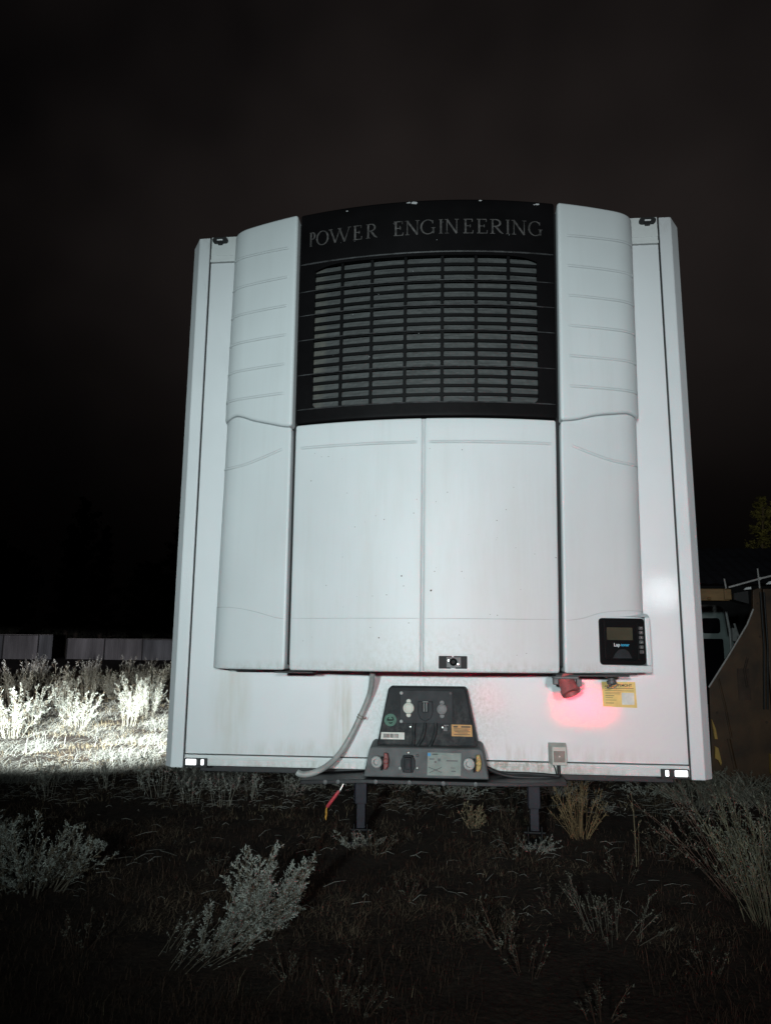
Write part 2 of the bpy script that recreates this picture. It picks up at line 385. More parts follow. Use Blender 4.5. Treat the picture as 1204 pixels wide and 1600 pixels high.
def piece(pts):                                    # smooth interpolation through (w, z) points
    pts = sorted(pts); xs = [p[0] for p in pts]; ys = [p[1] for p in pts]
    def f(w):
        if w <= xs[0]: return ys[0]
        for i in range(len(xs)-1):
            if w <= xs[i+1]:
                t = (w-xs[i])/(xs[i+1]-xs[i]); h = xs[i+1]-xs[i]
                def sl(k):
                    if k <= 0 or k >= len(xs)-1: return (ys[min(k+1, len(xs)-1)]-ys[max(k-1, 0)])/(xs[min(k+1, len(xs)-1)]-xs[max(k-1, 0)])
                    return (ys[k+1]-ys[k-1])/(xs[k+1]-xs[k-1])
                m0, m1 = sl(i)*h, sl(i+1)*h; t2 = t*t; t3 = t2*t
                return (2*t3-3*t2+1)*ys[i]+(t3-2*t2+t)*m0+(-2*t3+3*t2)*ys[i+1]+(t3-t2)*m1
        return ys[-1]
    return f

def trailer_body():
    P = TR; Z0, Z1, Y1 = 1.028, 3.847, 13.4
    mb = MB(); mb.box(-1.197, 1.197, 0, .06, 1.092, 3.6935); mb.build('front_wall', M_WALL, P, bevel=.002)
    # rails: stepped extrusions
    mb = MB(); mb.box(-1.197, 1.197, -.004, .06, 3.697, Z1); mb.box(-1.197, 1.197, -.007, -.0035, 3.735, 3.780); mb.box(-1.197, 1.197, -.012, -.0035, 3.697, 3.712)
    mb.build('top_rail', M_RAIL, P, bevel=.0015)
    mb = MB(); mb.box(-1.197, 1.197, -.006, .06, 1.038, 1.087); mb.box(-1.197, 1.197, -.009, -.0055, 1.066, 1.076); mb.box(-1.197, 1.197, -.010, -.0055, 1.038, 1.043)
    mb.build('bottom_rail', M_RAIL, P, bevel=.0015)
    for s in (-1, 1):
        mb = MB()
        A = [(1.206, -.004), (1.266, -.004), (1.312, .045), (1.312, .14), (1.206, .14)]
        top = Z1-.002
        lo = [(s*x, y, Z0-.004) for x, y in A]
        # outer top corner is cut at a slant
        hi = [(s*x, y, top-(0 if x < 1.27 else .035)) for x, y in A]
        if s > 0: lo, hi = lo[::-1], hi[::-1]
        mb.loft(lo, hi); o = mb.build('corner_post', M_POST, P, bevel=.004); fix_normals(o)
        mb = MB(); mb.box(min(s*1.197, s*1.206), max(s*1.197, s*1.206), .004, .06, Z0, Z1-.004)
        mb.build('rubber_seal', M_RUB, P)
        mb = MB(); mb.box(min(s*1.25, s*1.308), max(s*1.25, s*1.308), .141, Y1, Z0, Z1-.03); mb.build('side_wall', M_WALL, P)
    mb = MB(); mb.box(-1.249, 1.249, .062, Y1, Z1-.05, Z1-.012); mb.build('roof', M_WALL, P)
    mb = MB(); mb.box(-1.249, 1.249, Y1-.06, Y1, Z0+.002, Z1-.052); mb.build('rear_wall', M_WALL, P)
    mb = MB(); mb.box(-1.248, 1.248, .07, Y1-.08, Z0-.002, Z0+.045); mb.build('floor_panel', M_STEEL, P)
    mb = MB(); mb.box(-1.15, 1.15, .09, .16, .995, 1.024)
    mb.box(-.6, .6, .161, 2.2, .975, 1.022)
    for x in (-.52, .40): mb.box(x, x+.12, 2.202, Y1-.5, .62, 1.022)
    for y in (2.6, 4.5, 6.5, 8.5, 10.5): mb.box(-1.2, 1.2, y, y+.09, .93, 1.02)
    mb.build('chassis', M_STEEL, P, bevel=.004)
    for s in (-1, 1):
        x = -.708 if s < 0 else .736
        g = gz(x, 3.0)
        mb = MB(); mb.box(x-.048, x+.048, 2.95, 3.05, .32, 1.02); mb.box(x-.036, x+.036, 2.962, 3.038, g+.12, .34)
        mb.box(x-.056, x-.048, 2.93, 2.99, .34, 1.02)
        leg = mb.build('landing_leg', M_LEG, P, bevel=.004)
        mb = MB(); mb.box(x-.10, x+.10, 2.88, 3.12, g-.02, g+.03); mb.box(x-.06, x-.05, 2.95, 3.05, g+.03, g+.16); mb.box(x+.05, x+.06, 2.95, 3.05, g+.03, g+.16)
        mb.tube([(x-.09, 3, g+.10), (x+.09, 3, g+.10)], .014, 8)
        mb.build('foot', M_STEEL, leg, bevel=.003)
    for y in (9.0, 10.31, 11.62):
        for s in (-1, 1):
            c = (s*1.06, y, .50)
            mb = MB(); mb.disc(c, (s, 0, 0), [(-.17, .36), (-.19, .46), (-.15, .52), (.15, .52), (.19, .46), (.17, .36)], 28)
            t = mb.build('wheel', M_RUB, P, smooth=40)
            mb = MB(); mb.disc(c, (s, 0, 0), [(-.1, .358), (.165, .358), (.17, .33), (.06, .30), (.05, .15), (.15, .13), (.16, .02)], 24)
            mb.build('rim', M_STEEL, t, smooth=40)
    # lamps at the corners
    for s in (-1, 1):
        x = 1.145*s
        mb = MB(); mb.prism_y(rrect(x-.042, x+.042, 3.806, 3.836, .014), -.024, -.0045); mb.box(x-.012, x+.012, -.020, -.0045, 3.798, 3.808)
        o = mb.build('clearance_lamp', M_RUB, P)
        mb = MB(); mb.prism_y(rrect(x-.016, x+.016, 3.815, 3.8225, .003), -.0265, -.0235); mb.build('lens', M_CLEAR, o)
    for s in (-1, 1):
        a, b = (-1.203+.012, -1.079) if s < 0 else (1.069, 1.202-.01)
        mb = MB(); mb.box(a-.002, b, -.022, -.0095, 1.037, 1.073); mb.box(min(a, b), max(a, b), -.014, -.0093, 1.028, 1.04)
        o = mb.build('marker_lamp', M_RUB, P, bevel=.003)
        q = (lambda t: a+(b-a)*t) if s < 0 else (lambda t: b-(b-a)*t)
        for t0, t1 in ((.06, .53), (.74, .87)):
            x0, x1 = sorted((q(t0), q(t1)))
            mb = MB(); mb.prism_y(rrect(x0, x1, 1.041, 1.069, .004), -.025, -.0215); mb.build('lens', M_LENSGLOW, o)
trailer_body()

# ------------------------------------------------------------------ cooling unit panels
def cooling_unit():
    P = TR
    # dark housing behind the covers
    mb = MB(); shell(mb, -1.00, .99, 1.53, 3.765, r=.01, off=-.055, thick=.5, nw=40, nz=4)
    mb.build('unit_housing', M_DARK, P, smooth=60)
    # ---- black grille panel
    W0, W1 = -.634, .620
    mb = MB()
    shell(mb, W0, W1, 3.497, 3.782, r=.012, nw=40, nz=6, edges='lrt')
    shell(mb, W0, -.548, 2.7465, 3.4965, r=.010, nw=8, nz=6, edges='l')
    shell(mb, .529, W1, 2.7465, 3.4965, r=.010, nw=8, nz=6, edges='r')
    shell(mb, W0, W1, 2.675, 2.746, r=.010, nw=40, nz=4, edges='lrb')
    vbars = [-.411, -.2615, -.098, .079, .239, .3945]
    top = lambda w: 3.484-.028*max(0, (abs(w-UC)-.40)/.14)**2
    # closing strip above the highest row (opening arches at its ends)
    n = 40; A = []; B = []
    for i in range(n+1):
        w = -.548+(1.077)*i/n; A.append(surf(w, top(w), .002)); B.append(surf(w, 3.499, .002))
    mb.add(A+B, [(i, i+1, n+2+i, n+1+i) for i in range(n)])
    rows = [3.443, 3.399, 3.354, 3.311, 3.267, 3.227, 3.182, 3.140, 3.098, 3.052, 3.008, 2.965, 2.918, 2.874, 2.829, 2.786]
    wire = (3.354, 3.227, 3.098, 2.918)
    def strip_h(z, half, fil):
        ws = set([-.549, .530])
        x = -.549
        while x < .53: ws.add(x); x += .02
        for vb in vbars:
            for d in (0, .005, .008, .012, .017, .024): ws.add(vb-d); ws.add(vb+d)
        ws = sorted(ws)
        def h(w):
            d = min(abs(w-vb) for vb in vbars)
            return half+(fil*max(0, 1-(d-.004)/.012)**2 if d < .016 else 0)
        up = [surf(w, z+h(w), -.010) for w in ws]; dn = [surf(w, z-h(w), -.010) for w in ws]
        ub = [surf(w, z+h(w), -.016) for w in ws]; db = [surf(w, z-h(w), -.016) for w in ws]
        k = len(ws)
        mb.add(dn+up, [(i, i+1, k+i+1, k+i) for i in range(k-1)], 1)
        mb.add(dn+db, [(i+1, i, k+i, k+i+1) for i in range(k-1)], 1)
        mb.add(up+ub, [(i, i+1, k+i+1, k+i) for i in range(k-1)], 1)
    for z in rows: strip_h(z, .0045 if z in wire else .0068, .006)
    for vb in vbars:
        for a in (-1,):
            p = []
            for dz in (2.745, 3.497): p += [surf(vb-.0070, dz, -.0085), surf(vb+.0070, dz, -.0085), surf(vb+.0070, dz, -.016), surf(vb-.0070, dz, -.016)]
            mb.add(p, [(0, 1, 5, 4), (1, 2, 6, 5), (3, 0, 4, 7)], 1)
    # corner fillets of the opening
    for w, sg in ((-.548, 1), (.529, -1)):
        fan = [surf(w, 2.746, -.004)]+[surf(w+sg*.03*(1-math.sin(R(a))), 2.746+.03*(1-math.cos(R(a))), -.004) for a in range(0, 91, 15)]
        mb.add(fan, [(0, i, i+1) if sg < 0 else (0, i+1, i) for i in range(1, len(fan)-1)], 1)
    # ridges running right across
    for z in wire: bead(mb, lambda w, z=z: z+.002, W0+.008, W1-.008, .0026, 40, .0005, 2)
    bead(mb, lambda w: 3.503, W0+.01, W1-.01, .0045, 40, .001, 2)
    bead(mb, lambda w: 2.744, W0+.01, W1-.01, .0035, 40, .0, 2)
    # chips along the top edge
    for w, z, a in ((-.06, 3.777, .016), (-.085, 3.779, .008), (.535, 3.776, .010), (.26, 3.781, .006), (-.39, 3.770, .005), (.52, 3.772, .005)):
        k = 7; ring = [surf(w+a*(.7+.6*random.random())*math.cos(2*math.pi*i/k)*1.2, min(3.776, z-.010+a*.55*(.6+.7*random.random())*math.sin(2*math.pi*i/k)), .0012) for i in range(k)]
        mb.add(ring, [tuple(range(k))], 3)
    for i in range(15):
        w = random.uniform(-.6, .6); z = random.choice((random.uniform(3.56, 3.74), random.uniform(2.69, 3.5))); a = random.uniform(.001, .0022)
        ring = [surf(w+a*math.cos(q), z+a*math.sin(q), .0012) for q in (0, 1.3, 2.5, 3.8, 5)]
        mb.add(ring, [(0, 1, 2, 3, 4)], 3)
    G = mb.build('grille_panel', [M_BLACK, M_BAR, M_WIRE, M_CHIP], P, smooth=35)
    mb = MB(); k = 40
    A = [surf(-.56+1.10*i/k, 2.73, -.050) for i in range(k+1)]; B = [surf(-.56+1.10*i/k, 3.51, -.050) for i in range(k+1)]
    mb.add(A+B, [(i, i+1, k+2+i, k+1+i) for i in range(k)])
    rng = random.Random(3)
    # slanted grey louvre slats in front of the coil, one row of tones each
    zz = [2.746]+rows[::-1]+[3.484]
    for z0, z1 in zip(zz[:-1], zz[1:]):
        lo = [surf(-.56+1.10*i/k, z0-.004, -.017) for i in range(k+1)]; hi = [surf(-.56+1.10*i/k, z1-.006, -.024) for i in range(k+1)]
        mb.add(lo+hi, [(i, i+1, k+2+i, k+1+i) for i in range(k)])
    mb.build('condenser_coil', M_COIL, G, smooth=30)
    # ---- serif lettering across the header
    lt = MB()
    def stroke(lt, pts, z0, wd, x0, hgt):
        """pts in letter units (0..1 high); wd list of half widths"""
        n = len(pts); Lf = []; Rt = []
        for i, p in enumerate(pts):
            a = pts[max(i-1, 0)]; b = pts[min(i+1, n-1)]
            dx, dz = b[0]-a[0], b[1]-a[1]; l = math.hypot(dx, dz) or 1
            h = wd if not isinstance(wd, (list, tuple)) else wd[i]
            Lf.append((p[0]-dz/l*h, p[1]+dx/l*h)); Rt.append((p[0]+dz/l*h, p[1]-dx/l*h))
        q = [surf(x0+x*hgt, z0+z*hgt, .0016) for x, z in Lf+Rt]
        lt.add(q, [(n+i, n+i+1, i+1, i) for i in range(n-1)])
    TK, TN = .058, .026
    def arc(cx, cz, rx, rz, a0, a1, n=16): return [(cx+rx*math.cos(R(a0+(a1-a0)*i/n)), cz+rz*math.sin(R(a0+(a1-a0)*i/n))) for i in range(n+1)]
    def thickarc(pts, cx, rx): return [TN+(TK-TN)*min(1, abs(p[0]-cx)/rx)**1.5 for p in pts]
    def serif(x, z, w=.13): return [((x-w, z), (x+w, z)), TN*.8]
    def glyph(ch):
        st = []
        if ch == 'I': st = [([(.18, 0), (.18, 1)], TK), serif(.18, .02), serif(.18, .98)]; w = .36
        elif ch == 'E':
            st = [([(.18, 0), (.18, 1)], TK), ([(.05, .98), (.60, .98)], TN), ([(.05, .02), (.64, .02)], TN), ([(.18, .52), (.48, .52)], TN), ([(.60, 1.0), (.60, .80)], TN), ([(.64, 0), (.66, .22)], TN), ([(.48, .42), (.48, .62)], TN)]; w = .72
        elif ch == 'N':
            st = [([(.16, 0), (.16, 1)], TN), ([(.14, 1), (.80, 0)], TK), ([(.80, 0), (.80, 1)], TN), serif(.16, .02), serif(.10, .98, .10), serif(.80, .98)]; w = .96
        elif ch in 'PR':
            b = arc(.34, .75, .26, .235, 90, -90); st = [([(.18, 0), (.18, 1)], TK), serif(.18, .02), serif(.14, .985, .10), ([(.18, .985), (.34, .985)], TN), (b, [TN+(TK-TN)*max(0, (p[0]-.34)/.26) for p in b]), ([(.34, .515), (.18, .515)], TN)]; w = .66
            if ch == 'R': st.append(([(.34, .51), (.62, .12), (.76, .01)], [TK, TK, TN])); w = .78
        elif ch == 'O':
            b = arc(.45, .5, .39, .49, 0, 360, 28); st = [(b, thickarc(b, .45, .39))]; w = .90
        elif ch == 'G':
            b = arc(.45, .5, .39, .49, 48, 330, 24); st = [(b, thickarc(b, .45, .39)), ([(.76, .05), (.76, .44)], TK), serif(.76, .44, .12), ([(.72, .95), (.72, .74)], TN)]; w = .92
        elif ch == 'W':
            st = [([(.08, 1), (.36, 0)], TK), ([(.36, 0), (.60, 1)], TN), ([(.56, 1), (.86, 0)], TK), ([(.86, 0), (1.10, 1)], TN), serif(.08, .98, .11), serif(.58, .98, .10), serif(1.10, .98, .10)]; w = 1.18
        return st, w
    Hh = .076; z0 = 3.5965
    starts = [('P', -.583, .95), ('O', -.547, .95), ('W', -.481, 1.2), ('E', -.360, .9), ('R', -.296, .95),
              ('E', -.160, .95), ('N', -.103, 1), ('G', -.029, 1), ('I', .057, 1), ('N', .088, 1), ('E', .175, 1), ('E', .239, 1), ('R', .302, 1.05), ('I', .378, 1), ('N', .408, 1.05), ('G', .488, 1)]
    ends = {0: -.552, 1: -.482, 2: -.370, 3: -.310, 4: -.236, 5: -.107, 6: -.030, 7: .048, 8: .084, 9: .158, 10: .229, 11: .297, 12: .370, 13: .404, 14: .482, 15: .560}
    for i, (ch, x, _) in enumerate(starts):
        if i == 5: lt.build('lettering', M_LETTER, G); lt = MB()
        st, w = glyph(ch); kx = (ends[i]-x)/(w*Hh)
        for pts, wd in st:
            pts = [(a*kx, b) for a, b in pts]
            # split long straight strokes so that they follow the bow
            if len(pts) == 2: pts = [(pts[0][0]+(pts[1][0]-pts[0][0])*t/4, pts[0][1]+(pts[1][1]-pts[0][1])*t/4) for t in range(5)]; 
            stroke(lt, pts, z0, wd, x, Hh)
    lt.build('lettering', M_LETTER, G)
    # ---- two doors
    for w0, w1, g0, g1 in ((-.630, -.0085, -.600, -.032), (-.0015, .613, .018, .590)):
        mb = MB(); shell(mb, w0, w1, 1.506, 2.668, r=.010, off=.0, nw=24, nz=30)
        bead(mb, lambda w: 2.552, g0, g1, .0055, 30, .0002)
        for dz in (.0062, -.0062): bead(mb, lambda w: 2.552+dz, g0, g1, .0017, 30, -.0002, 1)  # shade of the bead drawn as grey lines above and below
        bead(mb, lambda w: 1.741, w0+.004, w1-.004, .0016, 24, .0, 1)
        rs = random.Random(int(w0*1000)+50)
        specks = [(w0+.02+(w1-w0-.04)*rs.random(), rs.uniform(1.52, 2.6), rs.choice((.0012, .0018, .0025))) for _ in range(22)]
        specks += [(-.10, 1.93, .004), (-.09, 1.885, .0025), (-.20, 1.655, .004), (-.065, 1.72, .0025), (-.24, 1.70, .002)] if w0 < -.3 else [(.035, 1.865, .006), (.05, 1.95, .0025), (.60, 2.02, .003)]
        for w, z, a in specks:
            k = rs.randint(5, 7); ring = [surf(w+a*rs.uniform(.6, 1.2)*math.cos(6.28*i/k), z+a*rs.uniform(.6, 1.2)*math.sin(6.28*i/k), .0006) for i in range(k)]
            mb.add(ring, [tuple(range(k))], 2)
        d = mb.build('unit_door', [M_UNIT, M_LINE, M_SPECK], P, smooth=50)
        if w0 < -.3:
            for w, z, a in ((-.10, 1.93, .005), (-.09, 1.885, .003), (-.20, 1.655, .005), (-.065, 1.72, .003), (-.085, 1.65, .0025), (-.24, 1.70, .002)):
                pass
        else:
            # recessed latch: raised lip, black pocket, metal block and round lock
            lb = MB(); k = rrect(.060, .226, 1.516, 1.584, .012, 5); i2 = rrect(.067, .219, 1.522, 1.578, .009, 5); n = len(k)
            A = [surf(w, z, .0035) for w, z in k]; B = [surf(w, z, .0035) for w, z in i2]; C = [surf(w, z, -.002) for w, z in k]
            lb.add(A+B, [(i, (i+1) % n, n+(i+1) % n, n+i) for i in range(n)]); lb.add(C+A, [(i, (i+1) % n, n+(i+1) % n, n+i) for i in range(n)])
            D = [surf(w, z, .0008) for w, z in rrect(.0705, .1975, 1.5225, 1.5775, .003, 2)]
            lb.add(D, [tuple(range(len(D)))], 1)
            for rr, rad in ((k, .0016),): lb.tube([surf(w, z, .0012) for w, z in rr+rr[:1]], rad, 5, 2, False)
            la = lb.build('latch', [M_UNIT, M_DARK, M_LINE], d); fix_normals(la)
            c = surf(.136, 1.549, 0)
            lb = MB(); lb.box(c.x-.031, c.x+.034, c.y-.012, c.y+.002, 1.527, 1.573); lb.build('latch_block', M_DGREY, la, bevel=.002)
            lb = MB(); lb.disc((c.x, c.y-.012, 1.552), (0, -1, 0), [(0, .017), (.010, .016), (.012, .012), (.006, .009), (.006, .001)], 20); lb.build('lock', M_BAR, la, smooth=40)
            lb = MB(); lb.disc((c.x-.021, c.y-.012, 1.558), (0, -1, 0), [(0, .006), (.004, .004)], 10); lb.build('latch_screw', M_CHROME, la)
            lb = MB(); lb.disc((c.x+.020, c.y-.012, 1.543), (0, -1, 0), [(0, .006), (.004, .004)], 10); lb.build('latch_screw', M_CHROME, la)
    mb = MB(); shell(mb, -.030, .018, 1.507, 2.666, r=.003, off=-.0085, thick=.04, nw=4, nz=20, edges='bt'); mb.build('door_seal', M_LINE, P, smooth=50)
    # ---- four side covers
    wave_l = piece([(-1.14, 2.744), (-1.038, 2.750), (-.96, 2.758), (-.864, 2.722), (-.773, 2.694), (-.686, 2.670), (-.64, 2.667)])
    wave_r = piece([(.62, 2.666), (.709, 2.678), (.803, 2.705), (.899, 2.722), (.97, 2.732), (1.026, 2.728), (1.14, 2.722)])
    for side in (-1, 1):
        wave = wave_l if side < 0 else wave_r
        a, b = (-WMAX, -.648) if side < 0 else (.633, WMAX-.012)
        mb = MB(); shell(mb, a, b, lambda w: wave(w)+.001, 3.786, r=.014, off=.008, thick=.2, nw=44, nz=30, edges='rbt' if side < 0 else 'lbt')
        inner, outer = (-.690, -1.065) if side < 0 else (.674, 1.055)
        for z in (3.610, 3.452, 3.297, 3.142, 2.989, 2.838):
            tilt = .016 if z > 3.55 else .006
            rz = lambda w: z+tilt*abs((w-inner)/(outer-inner))
            bead(mb, rz, inner, outer, .0055, 26, .0082)
            for dz in (.0062, -.0062): bead(mb, lambda w, dz=dz: rz(w)+dz, inner, outer, .0017, 26, .0079, 1)  # painted shade lines flanking each ridge
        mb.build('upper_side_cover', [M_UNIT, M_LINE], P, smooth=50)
        a2, b2 = (-WMAX, -.655) if side < 0 else (.636, WMAX-.012)
        mb = MB(); shell(mb, a2, b2, 1.506, lambda w: wave(w)-.001, r=.010, off=-.004, thick=.2, nw=44, nz=34, edges='rbt' if side < 0 else 'lbt')
        sw = piece([(-1.10, 2.497), (-1.0, 2.492), (-.907, 2.500), (-.801, 2.526), (-.697, 2.558)]) if side < 0 else piece([(.683, 2.552), (.798, 2.513), (.907, 2.487), (1.0, 2.482), (1.10, 2.490)])
        lo, hi = (-1.075, -.697) if side < 0 else (.683, 1.06)
        bead(mb, sw, lo, hi, .0055, 26, -.0038)
        for dz in (.0062, -.0062): bead(mb, lambda w, dz=dz: sw(w)+dz, lo, hi, .0017, 26, -.0042, 1)  # grey lines put in as shade along the swept ridge
        sm = piece([(-1.15, 1.795), (-1.02, 1.800), (-.903, 1.793), (-.801, 1.773), (-.703, 1.746), (-.66, 1.740)]) if side < 0 else piece([(.64, 1.737), (.72, 1.749), (.809, 1.776), (.916, 1.787), (1.026, 1.787), (1.15, 1.785)])
        bead(mb, sm, a2+.02 if side < 0 else a2+.006, b2-.006 if side < 0 else b2-.02, .0018, 30, -.004, 1)
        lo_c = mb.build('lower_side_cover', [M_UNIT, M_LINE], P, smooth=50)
        if side > 0:
            # squared corner of the cover that carries the controller
            cb = MB(); y0 = -.232; y1 = -.165
            xs0, xs1 = Xof(.772, 1.65), Xof(1.0345, 1.65)
            def fy(x): return y0+(y1-y0)*(x-xs0)/(xs1-xs0)
            def bar(x0, x1, z0_, z1_, yd0=0, yd1=0):
                cb.loft([(x0, fy(x0)+yd0, z0_), (x1, fy(x1)+yd0, z0_), (x1, fy(x1)+yd1, z1_), (x0, fy(x0)+yd1, z1_)],
                        [(x0, -.05, z0_), (x1, -.05, z0_), (x1, -.05, z1_), (x0, -.05, z1_)])
            bar(xs0, xs1, 1.509, 1.541); bar(Xof(1.009, 1.65), xs1, 1.5412, 1.760, 0, .004); bar(xs0+.004, Xof(.787, 1.65), 1.5412, 1.758)
            bar(xs0+.004, xs1, 1.7603, 1.776, .004, .05)
            o = cb.build('controller_housing', M_UNIT, lo_c, bevel=.006); fix_normals(o)
            # controller
            tilt = math.atan2(y1-y0, xs1-xs0)
            x0, x1 = Xof(.787, 1.65)+.002, Xof(1.006, 1.65)-.002; cx = (x0+x1)/2
            C = Matrix.Translation((cx, fy(cx)+.002, 1.648)) @ Matrix.Rotation(tilt, 4, 'Z')
            hw = (x1-x0)/2; hh = .104
            ctl = MB(); ctl.prism_y(rrect(-hw, hw, -hh, hh, .016), -.010, .06); ctl.prism_y(rrect(-hw+.022, hw-.040, -hh+.030, hh-.016, .006), -.014, -.0095); ctl.prism_y(rrect(hw-.037, hw-.004, -hh+.020, hh-.022, .006), -.0135, -.0095)
            ctl.tube([(-hw+.024, -.011, -hh+.022), (hw-.03, -.011, -hh+.022)], .0022, 6)
            c = ctl.build('controller', M_BAR, P, bevel=.0025); c.matrix_world = C
            s2 = MB(); s2.prism_y(rrect(-hw+.032, hw-.062, .006, .062, .003), -.0165, -.0138); s2.build('display', M_LCD, c)
            kp = MB()
            for i, z in enumerate((.060, .040, .018, -.002, -.024, -.046)):
                kp.prism_y(rrect(hw-.031, hw-.011, z-.0075, z+.0075, .004), -.0165, -.0133)
            kp.build('keypad', M_DGREY, c)
            ic = MB()
            for z, a in ((.062, .25), (.040, 1.0), (.019, 2.0), (-.004, .6), (-.026, 1.7)):
                dx, dz = .005*math.cos(a), .005*math.sin(a); xk = hw-.021
                ic.tube([(xk-dx, -.0168, z-dz), (xk+dx, -.0168, z+dz)], .0011, 5)
            ic.build('key_symbols', M_GREY, c)
            sp = MB(); sp.prism_y([(-.052, -.075), (.040, -.075), (.024, -.045), (.006, -.034), (-.020, -.036), (-.038, -.052)], -.0155, -.0138); sp.build('speaker_hump', M_PLATE, c)
            text('Lap', .021, 'logo', M_WHITEINK, c, (-.046, -.0168, -.022), bold=.0004)
            text('tonar', .018, 'logo', M_CYAN, c, (-.012, -.0168, -.021), bold=.0005)
    # ---- fittings under the unit
    mb = MB(); mb.box(-.95, .95, -.16, -.003, 1.500, 1.5055); mb.box(-.70, -.52, -.26, -.15, 1.493, 1.4995); mb.box(.58, .90, -.24, -.12, 1.492, 1.4995)
    mb.build('base_plate', M_RUB, P)
    pl = MB(); ax = Vector((.30, -.45, -.84)).normalized(); c = Vector((.622, -.20, 1.485))
    pl.disc(c, ax, [(0, .044), (.012, .044), (.014, .036), (.055, .038), (.058, .043), (.080, .043), (.082, .034), (.060, .031), (.060, .001)], 24)
    plug = pl.build('power_inlet', M_RED, P, smooth=35)
    pl = MB(); pl.box(.570, .680, -.245, -.15, 1.480, 1.492); pl.box(.568, .590, -.25, -.20, 1.455, 1.482); pl.box(.668, .690, -.25, -.22, 1.445, 1.482); pl.build('inlet_bracket', M_DGREY, plug, bevel=.003)
    dv = MB(); dv.disc((.838, -.15, 1.492), (0, -.1, -1), [(0, .030), (.006, .028), (.010, .014), (.018, .014), (.020, .022), (.034, .021), (.040, .012)], 14)
    dv.tube([(.842, -.155, 1.462), (.832, -.165, 1.450), (.816, -.16, 1.440)], .0035, 6); dv.tube([(.85, -.155, 1.465), (.862, -.165, 1.458), (.858, -.165, 1.446), (.836, -.165, 1.438)], .002, 6)
    dv.build('drain_valve', M_DGREY, P, smooth=40)
cooling_unit()

